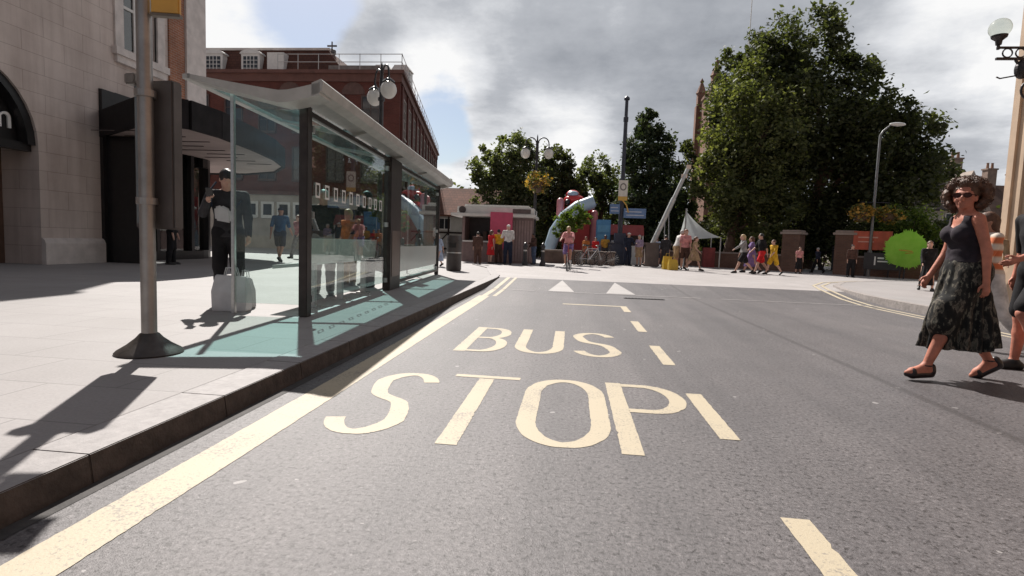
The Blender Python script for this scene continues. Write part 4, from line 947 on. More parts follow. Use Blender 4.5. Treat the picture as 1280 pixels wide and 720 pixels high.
tree('broadleaf_tree', 'paler grey green tree directly behind the inflatable slide', 'tree', (W(745, 325, 44).x, 44, 0), .26,
     [blob(742, 215, 22, 20, 44), blob(735, 245, 28, 28, 44), blob(762, 240, 22, 30, 44), blob(748, 280, 34, 30, 44), blob(782, 262, 22, 36, 44)], 15000, .26, LEAF_MID, 180, 'trees behind the plaza', seed=18)
tree('street_tree', 'small bright green young tree in front of the inflatable slide', 'tree', (W(718, 325, 27.5).x, 27.5, .10), .05,
     [blob(720, 266, 16, 9, 27.5), blob(706, 277, 14, 10, 27.5), blob(731, 273, 11, 9, 27.5), blob(699, 289, 9, 9, 27.5), blob(714, 283, 15, 8, 27.5)], 3400, .14, LEAF_BRIGHT, 90, seed=19)
# shrubs and dark hedging below the trees
def shrub(label, px, py, rx, rz_px, y, m, n, size, seed, name='shrub', group=None):
    b = blob(px, py, rx, rz_px, y); c = (b[0], y, .0)
    rng = np.random.default_rng(seed); t = thing(name, label, 'shrub', c, 0, group)
    bl = [(0, 0, b[2] * .9, b[3], b[3] * .6, b[5]), (-b[3] * .4, .1, b[2] * .75, b[3] * .6, b[3] * .5, b[5] * .8), (b[3] * .45, -.1, b[2] * .7, b[3] * .6, b[3] * .5, b[5] * .75)]
    C, S = crown_points(bl, 110, rng, (.4, 1.02)); V, Q = leaves(C, S * 1.1, n, size, rng); V[:, 2] = np.maximum(V[:, 2], .03); np_mesh('foliage', V, Q, m, t)
    mb = MB()
    for k in range(5): a = k * 1.26; mb.tube([(.06 * math.cos(a), .06 * math.sin(a), 0), (b[3] * .4 * math.cos(a), b[3] * .3 * math.sin(a), b[2] * .9)], [.035, .012], 6)
    mb.build('stem', M_BARK, t)
shrub('bright sunlit bush over the wall right above the green burst sign', 1132, 268, 38, 17, 31, LEAF_BRIGHT, 5200, .17, 31)
shrub('dark ivy shrub hanging behind the gate pier left of the column lamp', 1030, 285, 34, 26, 35, LEAF_DARK, 5000, .22, 32)
shrub('dark evergreen shrub behind the wall right of the walking group', 985, 295, 32, 24, 36, LEAF_DARK, 5000, .22, 33)
shrub('dark low shrub in the gap behind the white tent', 905, 300, 38, 22, 38, LEAF_DARK, 5000, .22, 34)
shrub('dark shrub beneath the conifer beside the leaning pole', 800, 300, 40, 22, 40, LEAF_YEW, 5000, .22, 35)
shrub('dark shrub behind the red banner', 1085, 300, 40, 24, 32, LEAF_DARK, 5000, .20, 36)
shrub('dark shrub at the right edge behind the walking woman', 1190, 290, 34, 28, 33, LEAF_MID, 4500, .2, 37)
shrub('dark undergrowth bush behind the blue panel stall', 755, 302, 40, 18, 40, LEAF_DARK, 4500, .22, 38)
shrub('dark bush behind the right end of the kiosk', 672, 305, 30, 18, 38, LEAF_DARK, 4000, .22, 39)
# far wood closing the view behind the plaza
rng = np.random.default_rng(44); C = np.stack([rng.uniform(-26, 62, 900), rng.uniform(50, 58, 900), rng.uniform(0, 5.2, 900)], 1)
C[:, 2] *= (.75 + .25 * np.sin(C[:, 0] * .5))
V, Q = leaves(C, 1.0, 26000, .5, rng); V[:, 2] = np.maximum(V[:, 2], 0); wd = np_mesh('far_wood', V, Q, LEAF_DARK); tag(wd, kind='stuff')

# ------------------------------------------------------------------ church tower, houses
M_TOWER = brick_mat('tower_stone', (.30, .17, .125), (.25, .145, .11), (.22, .15, .12), bw=.6, bh=.3, msize=.012)
a = W(866, 200, 48); b = W(884, 90, 48)
ct = thing('church_tower', 'tall red brown church tower with pinnacle half hidden by trees', 'church tower', (a.x + 4.1, 50.6, 0))
tw = 2.7; th = W(884, 104, 48).z
mb = MB(); mb.bbox(-tw, tw, -tw, tw, 0, th); wl = mb.build('wall', M_TOWER, ct)
mb = MB()
for sx in (-1, 1):
    for sy in (-1, 1):
        mb.bbox(sx * tw - .38, sx * tw + .38, sy * tw - .38, sy * tw + .38, 0, th - .6)
mb.build('buttress', M_TOWER, ct)
for sx in (-1, 1):
    for sy in (-1, 1):
        mb = MB(); x, y = sx * (tw - .05), sy * (tw - .05); mb.bbox(x - .34, x + .34, y - .34, y + .34, th - .6, th + .55); mb.lathe([(.5, th + .55), (.42, th + .7), (.12, th + 1.5), (.2, th + 1.62), (.12, th + 1.75), (.0, th + 1.95)], (x, y, 0), 8); mb.build('pinnacle', M_TOWER, ct)
mb = MB()
for k in range(5): mb.bbox(-tw + .4 + k * 1.02, -tw + 1.0 + k * 1.02, -tw, -tw + .3, th, th + .55)
mb.bbox(-tw - .08, tw + .08, -tw - .08, tw + .08, th - .35, th - .15); mb.build('parapet', M_TOWER, ct)
mb = MB(); mb.extrude([(-.55, 0), (.55, 0), (.55, 1.8)] + [(.55 - .55 * k / 6, 1.8 + .8 * math.sin(k / 6 * PI / 2)) for k in range(1, 7)] + [(-.55 * k / 6, 2.6 - .8 * (k / 6) ** 2) for k in range(1, 7)], (0, -tw - .02, th - 4.2), (1, 0, 0), (0, 0, 1), (0, 1, 0), .015); mb.build('louvre', M_ROOMDARK, ct)
mb = MB(); mb.tube([(.5, 0, th), (.5, 0, th + 9)], [.06, .03], 6); mb.build('flagpole', M_WPAINT, ct)

M_SLATE = brick_mat('dark_slate', (.06, .05, .05), (.05, .042, .042), (.03, .025, .025), bw=.3, bh=.22, msize=.008)
def house(name, label, loc, rz, w, d, eave, ridge, mw, mr_, gable=True, wins=(), chim=(), ends=True):
    t = thing(name, label, 'house', loc, rz)
    mb = MB(); mb.bbox(-w / 2, w / 2, 0, d, 0, eave)
    mb.add([(-w / 2, 0, eave), (-w / 2, d, eave), (-w / 2, d / 2, ridge - .08)], [(0, 1, 2)]); mb.add([(w / 2, 0, eave), (w / 2, d, eave), (w / 2, d / 2, ridge - .08)], [(0, 1, 2)]); mb.build('wall', mw, t)
    mb = MB(); o = .35
    for s in (0, 1):
        y0, yr = (-o, d / 2) if s == 0 else (d + o, d / 2); ze = eave - o * (ridge - eave) / (d / 2)
        mb.add([(-w / 2 - .2, y0, ze + .02), (w / 2 + .2, y0, ze + .02), (w / 2 + .2, yr, ridge), (-w / 2 - .2, yr, ridge), (-w / 2 - .2, y0, ze + .16), (w / 2 + .2, y0, ze + .16), (w / 2 + .2, yr, ridge + .16), (-w / 2 - .2, yr, ridge + .16)],
               [(0, 1, 2, 3), (4, 7, 6, 5), (0, 4, 5, 1), (1, 5, 6, 2), (2, 6, 7, 3), (3, 7, 4, 0)])
    rf = mb.build('roof', mr_, t)
    for x, hh in chim:
        mb = MB(); mb.bbox(x - .45, x + .45, d / 2 - .35, d / 2 + .35, ridge - .6, ridge + hh); mb.bbox(x - .52, x + .52, d / 2 - .42, d / 2 + .42, ridge + hh, ridge + hh + .14); c = mb.build('chimney', mat('chimney_brick', (.28, .2, .16), .85, .3, 2, .2), rf)
        mb = MB()
        for k in (-.25, .2): mb.lathe([(.13, 0), (.10, .5), (.13, .55)], (x + k, d / 2, ridge + hh + .14), 10)
        mb.build('chimney_pot', mat('pot_terracotta', (.30, .17, .11), .8, .3, 4), c)
    for x, z, ww, hh in wins:
        mb = MB()
        for a, b, c, e in ((-ww / 2 - .07, -ww / 2, 0, hh), (ww / 2, ww / 2 + .07, 0, hh), (-ww / 2 - .07, ww / 2 + .07, hh, hh + .07), (-ww / 2 - .1, ww / 2 + .1, -.1, 0), (-.03, .03, 0, hh)): mb.bbox(x + a, x + b, -.06, .0, z + c, z + e)
        f = mb.build('window', M_WPAINT, t); mb = MB(); mb.bbox(x - ww / 2, x + ww / 2, -.02, -.004, z, z + hh); mb.build('pane', M_DGLASS, f)
    return t
c = W(1128, 330, 52)
h = house('brick_house', 'house with a steep dark slate roof seen behind the right tree', (c.x + .6, 52, 0), rad(-4), 10.5, 7, W(1130, 258, 52).z, W(1130, 212, 55).z, M_CREAM, M_SLATE, wins=[(-3, 3.6, 1.1, 1.3), (0, 3.6, 1.1, 1.3), (3, 3.6, 1.1, 1.3)], chim=[(4.6, 1.0)])
mb = MB(); mb.extrude([(-1.6, 0), (1.6, 0), (0, 3.4)], (4.0, -.45, W(1130, 262, 52).z), (1, 0, 0), (0, 0, 1), (0, 1, 0), 3.2); mb.build('front_gable', mat('gable_stone', (.34, .28, .24), .85, .25, 2), h)
c = W(1222, 330, 56); house('terrace_house', 'brown roofed brick terrace with chimney pots beyond the walking woman', (c.x + 2, 56, 0), rad(6), 16, 7, W(1215, 275, 56).z, W(1215, 232, 59).z, mat('brown_brick_far', (.26, .18, .14), .85, .3, 2), brick_mat('brown_tile', (.15, .09, .07), (.12, .075, .06), (.06, .04, .03), bw=.3, bh=.22), wins=[(k * 2.4 - 6, 3.2, 1, 1.4) for k in range(6)], chim=[(-5.5, 1.2), (1, 1.6), (3.4, 1.2)])
c = W(585, 330, 44)
tf = house('timber_framed_house', 'low half timbered house with red tiled roof left of the kiosk', (c.x - .4, 44, 0), rad(3), 9.6, 6, W(585, 268, 44).z, W(585, 238, 47).z, mat('plaster_white', (.58, .55, .50), .8, .15, 2), brick_mat('red_tile', (.25, .12, .085), (.20, .10, .075), (.1, .05, .04), bw=.3, bh=.22), wins=[(-1.6, 2.0, .9, .8), (1.4, 2.0, .9, .8)], chim=[(-3.6, .7)])
mb = MB(); ez = W(585, 268, 44).z
for k in range(9): mb.bbox(-4.8 + k * 1.18 - .07, -4.8 + k * 1.18 + .07, -.07, -.002, .1, ez)
for z in (.4, 1.7, ez - .12): mb.bbox(-4.8, 4.8, -.065, -.003, z - .07, z + .07)
for k in range(0, 8, 2):
    x = -4.8 + k * 1.18; mb.extrude([(0, 0), (.12, 0), (1.18, 1.2), (1.06, 1.2)], (x, -.06, .45), (1, 0, 0), (0, 0, 1), (0, 1, 0), .055)
mb.build('timber', mat('dark_timber', (.035, .022, .018), .8, .3, 4), tf)

# ------------------------------------------------------------------ low brick walls and gate piers along the churchyard
M_BRICKW = brick_mat('wall_brick', (.19, .11, .085), (.15, .09, .07), (.17, .13, .11)); M_COPE = mat('coping', (.30, .25, .22), .8, .25, 3, .1)
L0 = Vector((4.8, 35.5)); LD = Vector((11.2, -8.9)).normalized(); LN = Vector((-LD.y, LD.x))
def on_line(px):
    d = ray(px, 325); r = d.x / d.y; # x = r*y on the ground line
    t = (r * L0.y - L0.x) / (LD.x - r * LD.y); return t
def wall_thing(name, label, px0, px1, hgt, thick=.32, cope=True):
    t0, t1 = on_line(px0), on_line(px1); a = L0 + LD * t0; L = t1 - t0; th_ = math.atan2(LD.y, LD.x)
    t = thing(name, label, 'wall', (a.x, a.y, .08), th_)
    mb = MB(); mb.bbox(0, L, -thick / 2, thick / 2, 0, hgt); mb.build('brickwork', M_BRICKW, t)
    mb = MB(); mb.bbox(-.02, L + .02, -thick / 2 - .05, thick / 2 + .05, hgt, hgt + .09); mb.build('coping', M_COPE, t, bevel=.015); return t
def pier(label, px, hgt):
    t0 = on_line(px); a = L0 + LD * t0; t = thing('gate_pier', label, 'gate pier', (a.x, a.y, .08), math.atan2(LD.y, LD.x), 'brick gate piers')
    mb = MB(); mb.bbox(-.42, .42, -.42, .42, 0, hgt); mb.build('brickwork', M_BRICKW, t)
    mb = MB(); mb.bbox(-.52, .52, -.52, .52, hgt, hgt + .12); mb.prism([(-.44, -.44), (.44, -.44), (.44, .44), (-.44, .44)], hgt + .12, hgt + .22); mb.build('cap', M_COPE, t, bevel=.02)
wall_thing('low_wall', 'low brown brick wall behind the walking group left of the gate piers', 862, 978, .82)
wall_thing('low_wall', 'low brown brick wall behind the leaning pole right of the blue mast', 782, 858, .80)
wall_thing('low_wall', 'low brown brick wall below the red banner and green burst sign', 1070, 1235, .88)
pier('brick gate pier just right of the person in yellow', 990, 1.95); pier('brick gate pier beside the red banner with a pale patch', 1057, 1.95)
t0 = on_line(1047); a = L0 + LD * t0
gt = thing('churchyard_gate', 'open dark iron gate leaf between the two brick gate piers', 'gate', (a.x, a.y, .1), math.atan2(LD.y, LD.x) + 2.0)
mb = MB()
for z in (.12, 1.2): mb.bbox(0, 1.5, -.02, .02, z, z + .05)
for k in range(12): mb.tube([(.05 + k * .127, 0, .1), (.05 + k * .127, 0, 1.4)], .012, 6)
mb.build('railing', M_LAMPBLK, gt)
rb = L0 + LD * on_line(1070) + Vector((-.35, -.32))
bn = thing('red_banner', 'weathered orange red banner board with two faint lines above the low wall', 'banner', (rb.x, rb.y, .1), math.atan2(LD.y, LD.x))
mb = MB(); mb.bbox(0, 1.55, -.02, .02, 1.25, 2.12); br_ = mb.build('board', mat('banner_red', (.42, .085, .045), .6, .25, 3), bn)
mb = MB()
for x in (.05, 1.5): mb.bbox(x - .03, x + .03, .021, .07, 0, 2.1)
mb.build('post', M_LAMPBLK, bn)
mb = MB(); mb.bbox(.2, 1.0, -.024, -.021, 1.80, 1.86); mb.bbox(.2, .85, -.024, -.021, 1.60, 1.65); mb.build('faint_line', mat('banner_pale', (.55, .32, .26), .6, .2, 5), br_)
nb = thing('notice_board', 'dark notice board with small white marks under the red banner', 'notice board', (rb.x + .3, rb.y - .5, .1), math.atan2(LD.y, LD.x))
mb = MB(); mb.bbox(.0, 1.5, -.03, .03, .35, 1.12); b0 = mb.build('board', mat('notice_black', (.03, .03, .035), .4, .2, 4), nb)
mb = MB(); mb.bbox(.42, .48, -.036, -.031, .55, .95); mb.bbox(.55, .95, -.036, -.031, .70, .76); mb.bbox(.55, .80, -.036, -.031, .84, .92); mb.build('mark', M_WLET, b0)
mb = MB()
for x in (.06, 1.44): mb.bbox(x - .03, x + .03, .031, .08, 0, 1.1)
mb.build('leg', M_LAMPBLK, nb)
# bright green burst sign
gp = W(1133, 312, 26.3)
gs = thing('burst_sign', 'bright lime green round burst sign with a jagged edge above the low wall', 'sign', (gp.x, 26.3, gp.z), rad(-22))
mb = MB(); n = 140; rng_ = random.Random(5)
rr = [.79 + (.13 * rng_.random() ** 1.6 if i % 2 else -.02 * rng_.random()) + .025 * math.sin(5 * 2 * PI * i / n + 1) for i in range(n)]
pts = [(rr[i] * math.cos(2 * PI * i / n), rr[i] * math.sin(2 * PI * i / n)) for i in range(n)]
mb.extrude(pts, (0, 0, 0), (1, 0, 0), (0, 0, 1), (0, 1, 0), .05); dsk = mb.build('disc', mat('lime_card', (.36, .74, .09), .5, .2, 3, trans=.6, col2=(.52, .84, .16)), gs)
mb = MB(); mb.box((-.02, -.004, -.05), (.5, .006, .05), M=Matrix.Rotation(rad(5), 3, 'Y')); mb.box((.12, -.0045, -.15), (.3, .005, .04), M=Matrix.Rotation(rad(-8), 3, 'Y')); mb.build('orange_scrawl', mat('scrawl_orange', (.42, .30, .03), .6, .3, 9), dsk)
mb = MB(); mb.tube([(0, .08, -gp.z + .1), (0, .08, .2)], .03, 8); mb.build('stake', M_LAMPBLK, gs)

# ------------------------------------------------------------------ kiosk and plaza furniture
M_KIOSK = mat('kiosk_mauve', (.24, .17, .165), .55, .25, 3); M_KDARK = mat('kiosk_dark', (.05, .038, .036), .5, .35, 3); M_KWHITE = mat('kiosk_white', (.62, .61, .58), .4, .12, 3)
k0 = W(576, 330, 26.2); k1 = W(664, 330, 26.2); kw = k1.x - k0.x
kz = W(640, 262, 26.2).z - .1
ki = thing('kiosk', 'small white roofed sales kiosk with brown shutters on the plaza', 'kiosk', ((k0.x + k1.x) / 2, 26.3, .10))
hw = kw / 2
mb = MB(); mb.bbox(-hw, -hw + .12, 0, 1.9, 0, kz - .35); mb.bbox(hw - 1.25, hw, 0, 1.9, 0, kz - .35); mb.bbox(-hw, hw, 1.8, 1.9, 0, kz - .35); mb.bbox(-hw + .12, hw - 1.25, .02, .12, 0, .95); mb.build('wall', M_KIOSK, ki)
mb = MB()
for k in range(9): mb.bbox(hw - 1.2 + k * .135, hw - 1.12 + k * .135, -.02, 0, .1, kz - .5)
mb.build('shutter', mat('shutter_pink', (.34, .25, .24), .5, .2, 5), ki)
mb = MB(); mb.bbox(-hw + .12, hw - 1.25, 1.3, 1.35, .95, kz - .4); mb.build('interior', M_KDARK, ki)
mb = MB(); mb.bbox(-hw - .2, hw - 1.1, -.3, .12, .95, 1.02); mb.build('counter', M_KWHITE, ki)
mb = MB(); mb.prism([(-hw - .45, -.6), (hw + .15, -.6), (hw + .15, 2.1), (-hw - .45, 2.1)], kz - .38, kz - .24); mb.bbox(-hw - .2, hw + .05, -.3, 2.0, kz - .24, kz + .08); mb.prism([(-hw + .1, -.05), (hw - .2, -.05), (hw - .2, 1.8), (-hw + .1, 1.8)], kz + .08, kz + .2); mb.build('roof', M_KWHITE, ki, bevel=.02)
mb = MB(); mb.lathe([(.17, 0), (.17, .03)], (0, 0, 0), 20); mb.v = [(x - hw + .05, -.31 - z, y + kz - .08) for x, y, z in mb.v]; mb.build('roundel', M_KDARK, ki)
mb = MB(); mb.bbox(.75, 1.6, -.315, -.302, kz - .19, kz + .02); mb.build('name_panel', mat('panel_brown', (.12, .09, .085), .5, .3, 6), ki)
mb = MB()
for k in range(7): x = -hw + .3 + k * .27; mb.bbox(x, x + .2, 1.0, 1.28, 1.02, 1.25 + .3 * ((k * 37) % 5) / 5)
mb.build('goods', mat('goods', (.22, .12, .09), .6, .6, 3, col2=(.08, .07, .06)), ki)
c = W(627, 292, 25.8)
po = thing('poster_board', 'tall plain pink poster board standing in front of the kiosk', 'poster', (c.x, 25.6, .10), rad(5))
mb = MB(); mb.bbox(-.52, .52, -.03, .03, .65, W(627, 268, 25.6).z); mb.build('board', mat('poster_pink', (.50, .07, .14), .5, .15, 3), po, bevel=.01)
mb = MB()
for x in (-.45, .45): mb.bbox(x - .025, x + .025, -.025, .025, 0, .65)
mb.bbox(-.5, .5, -.25, .25, 0, .04); mb.build('stand', M_DARKMETAL, po)
def bin_(label, x, y, r, h, z):
    t = thing('litter_bin', label, 'litter bin', (x, y, z)); mb = MB(); mb.lathe([(r * .92, 0), (r, .05), (r, h * .82), (r * 1.06, h * .83), (r * 1.06, h * .88), (r * .9, h), (r * .4, h)], n=22); mb.build('body', mat('bin_brown', (.05, .042, .04), .45, .3, 5), t, smooth=True)
    mb = MB(); mb.box((.0, -r * 1.01, h * .72), (r * .9, .03, h * .12)); mb.build('opening', M_ROOMDARK, t)
    mb = MB(); mb.lathe([(r * 1.015, h * .5), (r * 1.015, h * .53)], n=22, cap=False); mb.build('band', M_ALU, t); return t
p = W(567, 338, 17.3); bin_('dark cylindrical litter bin just past the far end of the shelter', p.x, 17.3, .24, 1.12, .12)
def bollard(label, x, y):
    t = thing('bollard', label, 'bollard', (x, y, .11), 0, 'dark bollards on the plaza'); mb = MB(); mb.lathe([(.13, 0), (.13, .12), (.085, .2), (.075, .75), (.10, .8), (.10, .86), (.075, .9), (.06, .98), (0, 1.02)], n=14); mb.build('body', M_LAMPBLK, t, smooth=True); mb = MB(); mb.lathe([(.083, .62), (.083, .68)], n=14, cap=False); mb.build('band', M_ALU, t)
for px, y, lab in ((656, 24.0, 'dark bollard in front of the right end of the kiosk'), (678, 24.2, 'dark bollard right of the hanging basket lamp')):
    bollard(lab, W(px, 330, y).x, y)
pl_ = W(694, 325, 29.5)
def planter(label, px0, px1, y, hgt):
    a, b = W(px0, 325, y).x, W(px1, 325, y).x; t = thing('planter_wall', label, 'planter', ((a + b) / 2, y, .1)); w = (b - a) / 2
    mb = MB(); mb.bbox(-w, w, -.3, .3, 0, hgt); mb.build('body', mat('planter_brown', (.16, .115, .10), .8, .3, 3, .1), t); mb = MB(); mb.bbox(-w - .04, w + .04, -.34, .34, hgt, hgt + .08); mb.build('coping', M_COPE, t, bevel=.015)
planter('long low brown planter wall below the inflatable slide', 680, 768, 29.0, .62)

# inflatable slide: curved run down on the left, red tower, plain toy car shape on top
M_INFB = mat('inflatable_blue', (.16, .32, .52), .35, .15, 2, spec=.6); M_INFP = mat('inflatable_pale', (.42, .54, .64), .35, .12, 2, trans=.2); M_INFR = mat('inflatable_red', (.52, .03, .03), .35, .15, 2); M_INFK = mat('inflatable_pink', (.55, .22, .24), .35, .2, 2)
s0 = W(715, 328, 33.5); sc_ = 33.5 / F_PX
sl = thing('inflatable_slide', 'big inflatable slide with pale blue curved run and red tower behind the plaza', 'inflatable', (s0.x, 33.5, .05))
def sp_(px, py): v = W(px, py, 33.5); return (v.x - s0.x, v.z - .05)
run = [sp_(x, y) for x, y in ((686, 334), (687, 312), (694, 290), (706, 272), (722, 260), (742, 253))]
for yy in (-1.1, .6):
    mb = MB(); mb.tube([(x, yy, z) for x, z in run], .34, 12); mb.build('side_tube', M_INFP, sl, smooth=True)
mb = MB(); n = len(run); off_ = [(x + .22, z - .10) for x, z in run]
mb.add([(x, -1, z) for x, z in off_] + [(x, .5, z) for x, z in off_], [(i, i + 1, i + 1 + n, i + n) for i in range(n - 1)]); mb.build('slide_run', M_INFB, sl, smooth=True)
x0, zt = sp_(706, 262); x1, _ = sp_(744, 262)
mb = MB(); mb.bbox(x0 - .1, x1 - .1, .9, 2.5, 0, zt + .25); mb.build('tower', M_INFR, sl, bevel=.15)
for x in (x0 - .30, x1):
    for y in (.9, 2.4):
        mb = MB(); mb.tube([(x, y, .0 if x > 0 else 1.2), (x, y, zt + (.55 if x < x1 else -.15))], .22, 12); mb.ball((x, y, zt + (.55 if x < x1 else -.15)), .22); mb.build('column', M_INFK, sl, smooth=True)
tx, tz = sp_(718, 247)
mb = MB(); mb.ball((tx, 1.6, tz), (.66, .7, .32)); mb.ball((tx - .1, 1.6, tz + .32), (.42, .5, .28)); top_ = mb.build('car_shape', M_INFR, sl, smooth='all')
mb = MB(); mb.ball((tx - .1, 1.38, tz + .34), (.36, .36, .19)); mb.build('car_window', M_INFP, top_, smooth='all')
mb = MB()
for s in (-.5, .5): mb.ball((tx + s * .8, 1.0, tz - .2), (.18, .16, .18))
mb.build('car_wheel', M_BLACK, top_, smooth='all')
# blue panel stall and red stall
a = W(752, 326, 31.5); st = thing('blue_stall', 'narrow bright blue panel stall left of the mast', 'stall', (a.x, 31.5, .1))
zz = W(752, 275, 31.5).z - .1; w = W(762, 300, 31.5).x - a.x
mb = MB(); mb.bbox(-w, w, -.4, .4, 0, zz); bl_ = mb.build('body', mat('stall_blue', (.06, .22, .42), .5, .2, 4), st, bevel=.02)
mb = MB()
for k in range(4): mb.bbox(-w + .06, w - .06, -.42, -.401, .25 + k * .5, .62 + k * .5)
mb.build('panel', mat('stall_blue_light', (.10, .30, .50), .5, .2, 4), bl_)
a0, a1 = W(757, 326, 32.5).x, W(802, 326, 32.5).x
rs = thing('red_stall', 'food stall with dark red roof and white counter behind the blue mast', 'stall', ((a0 + a1) / 2, 32.5, .1)); w = (a1 - a0) / 2; z1 = W(780, 281, 32.5).z - .1; z0 = W(780, 294, 32.5).z - .1
mb = MB(); mb.extrude([(-.5, z0), (.9, z0), (.9, z1), (.0, z1)], (-w, 0, 0), (0, 1, 0), (0, 0, 1), (1, 0, 0), 2 * w); mb.build('awning', mat('awning_red', (.26, .035, .03), .6, .25, 3), rs)
mb = MB(); mb.bbox(-w + .1, w - .1, -.2, .3, 0, 1.05); mb.build('counter', M_KWHITE, rs)
mb = MB()
for x in (-w + .05, w - .05):
    for y in (-.4, .85): mb.bbox(x - .03, x + .03, y - .03, y + .03, 0, z0)
mb.build('post', M_ALU, rs)
mb = MB(); mb.bbox(-w + .1, w - .1, .8, .85, 0, z0); mb.build('back', M_KDARK, rs)
# leaning mast with stays
a, b = W(815, 306, 29.6), W(860, 210, 30.2)
lm = thing('leaning_mast', 'leaning pale grey tubular mast in front of the dark conifer', 'mast', (a.x, 29.6, .1))
dx, dz = b.x - a.x, b.z - .1; az_ = a.z - .1
mb = MB(); mb.tube([(0, 0, az_), (dx * .6, .3, az_ + (dz - az_) * .6)], .13, 12); mb.tube([(dx * .6, .3, az_ + (dz - az_) * .6), (dx, .5, dz)], .10, 12); mb.build('boom', mat('mast_pale', (.46, .47, .46), .4, .15, 5, metal=.4), lm, smooth=True)
mb = MB(); mb.box((0, 0, az_ / 2), (.7, .5, az_)); mb.box((.2, 0, az_ + .05), (1.6, .6, .12)); mb.build('base', mat('mast_base', (.15, .12, .11), .7, .3, 3), lm, bevel=.02)
mb = MB(); mb.tube([(.62, 0, az_), (.60, .15, az_ + 1.35)], .025, 6); mb.tube([(.85, 0, az_), (.78, .15, az_ + 1.7)], .025, 6); mb.build('stay', M_ALU, lm)
mb = MB(); mb.box((dx, .5, dz + .03), (.22, .2, .22)); mb.box((dx - .2, .45, dz - .45), (.3, .14, .2)); mb.build('head', M_ALU, lm)
# white sail tent
tn = thing('sail_tent', 'white sail shaped tent canopy beneath the trees right of the leaning mast', 'tent', (W(870, 325, 31.5).x, 31.5, .1))
pk, l_, r_ = [W(*q, 31.5) - Vector((tn.location.x, 31.5, .1)) for q in ((858, 264), (853, 300), (895, 297))]
mb = MB(); N_ = 10; V = []; Fq = []
for i in range(N_ + 1):
    for j in range(N_ + 1):
        u, v = i / N_, j / N_; e = l_.lerp(r_, v); p = pk.lerp(e, u); p.z -= .75 * u * (1 - u) * v * 1.3; p.y = (-.9 + .0 * v) * u * 1.3 + .9 * math.sin(v * 3) * u * .3; V.append(p)
for i in range(N_):
    for j in range(N_): a = i * (N_ + 1) + j; Fq.append((a, a + 1, a + N_ + 2, a + N_ + 1))
mb.add(V, Fq); V2 = [Vector((p.x, -p.y + .01, p.z)) for p in V]; mb.add(V2, [f[::-1] for f in Fq]); mb.build('canopy', mat('tent_white', (.62, .66, .65), .6, .1, 3, trans=.35), tn, smooth=True)
mb = MB(); mb.tube([(pk.x, 0, 0), (pk.x, 0, pk.z + .15)], .05, 8); mb.tube([(r_.x, -1.0, 0), (r_.x, -1.0, r_.z)], .035, 8); mb.tube([(r_.x, 1.0, 0), (r_.x, 1.0, r_.z)], .035, 8); mb.build('pole', M_ALU, tn)
mb = MB(); mb.bbox(.5, 1.1, .4, .8, 0, 1.1); mb.build('red_panel', mat('tent_red', (.20, .035, .035), .7, .3, 4), tn)

# bicycles leaning by the planter
def bicycle_parts(t, frame_m, scale=1.0):
    M_TY = mat('tyre', (.02, .02, .02), .7, .3, 9)
    for x in (-.52, .52):
        mb = MB(); pts = [(x + .33 * math.cos(2 * PI * k / 20), 0, .34 + .33 * math.sin(2 * PI * k / 20)) for k in range(21)]; mb.tube(pts, .02, 6, False); wh = mb.build('wheel', M_TY, t, smooth=True)
        mb = MB()
        for k in range(8): a = PI * k / 8; mb.tube([(x - .31 * math.cos(a), 0, .34 - .31 * math.sin(a)), (x + .31 * math.cos(a), 0, .34 + .31 * math.sin(a))], .004, 4)
        mb.lathe([(.03, -.04), (.03, .04)], (0, 0, 0), 8); mb.build('spoke', M_ALU, wh)
    mb = MB(); A, B, Cc, D, E_ = (-.52, 0, .34), (-.18, 0, .82), (.36, 0, .84), (-.06, 0, .32), (.52, 0, .34)
    for p, q in ((A, B), (B, Cc), (Cc, D), (D, B), (A, D), (Cc, E_), ((-.18, 0, .82), (-.21, 0, .95)), (Cc, (.33, 0, 1.0))): mb.tube([p, q], .018, 6)
    mb.build('frame', frame_m, t)
    mb = MB(); mb.ball((-.22, 0, .97), (.14, .07, .035)); mb.build('saddle', M_BLACK, t, smooth='all')
    mb = MB(); mb.tube([(.40, -.28, 1.02), (.34, -.1, 1.02), (.33, 0, 1.0), (.34, .1, 1.02), (.40, .28, 1.02)], .014, 6); mb.build('handlebar', M_BLACK, t)
for px, y, rz, col, lab in ((738, 27.0, 20, (.5, .5, .52), 'pale framed parked bicycle nearest the young tree'), (752, 27.4, -12, (.05, .05, .06), 'dark framed parked bicycle beside the mast cabinet'), (731, 28.0, 70, (.30, .05, .05), 'red framed parked bicycle seen end on by the planter')):
    b_ = thing('bicycle', lab, 'bicycle', (W(px, 330, y).x, y, .10), rad(rz), 'bicycles parked by the planter'); bicycle_parts(b_, mat('cycle_frame_%d' % px, col, .35, .15, 6))

# ------------------------------------------------------------------ warm stone building at the right edge with bracket lamp
M_WARM = mat('warm_stone', (.50, .37, .265), .8, .2, 1.4, .12)
rbx = 9.15; ry0 = 13.05
rbd = thing('warm_stone_building', 'warm stone building edge with tall grooved pilasters at the right edge', 'building', (rbx, ry0, .15))
mb = MB(); mb.bbox(.12, 9, -24, -.02, 0, 13); mb.build('wall', mat('warm_wall', (.38, .235, .16), .85, .25, 1.2, .15), rbd)
mb = MB()
for y in (-.62, -3.6, -6.6): mb.bbox(0, .12, y, y + .6, .9, 12.4); mb.bbox(-.06, .12, y + .08, y + .14, .9, 12.4); mb.bbox(-.05, .12, y + .36, y + .46, .9, 12.4)
mb.build('pilaster', M_WARM, rbd)
mb = MB(); mb.bbox(-.12, .12, -24, .04, 0, .9); mb.bbox(-.3, 9, -24, .2, 12.4, 13.1); mb.build('plinth', M_WARM, rbd)
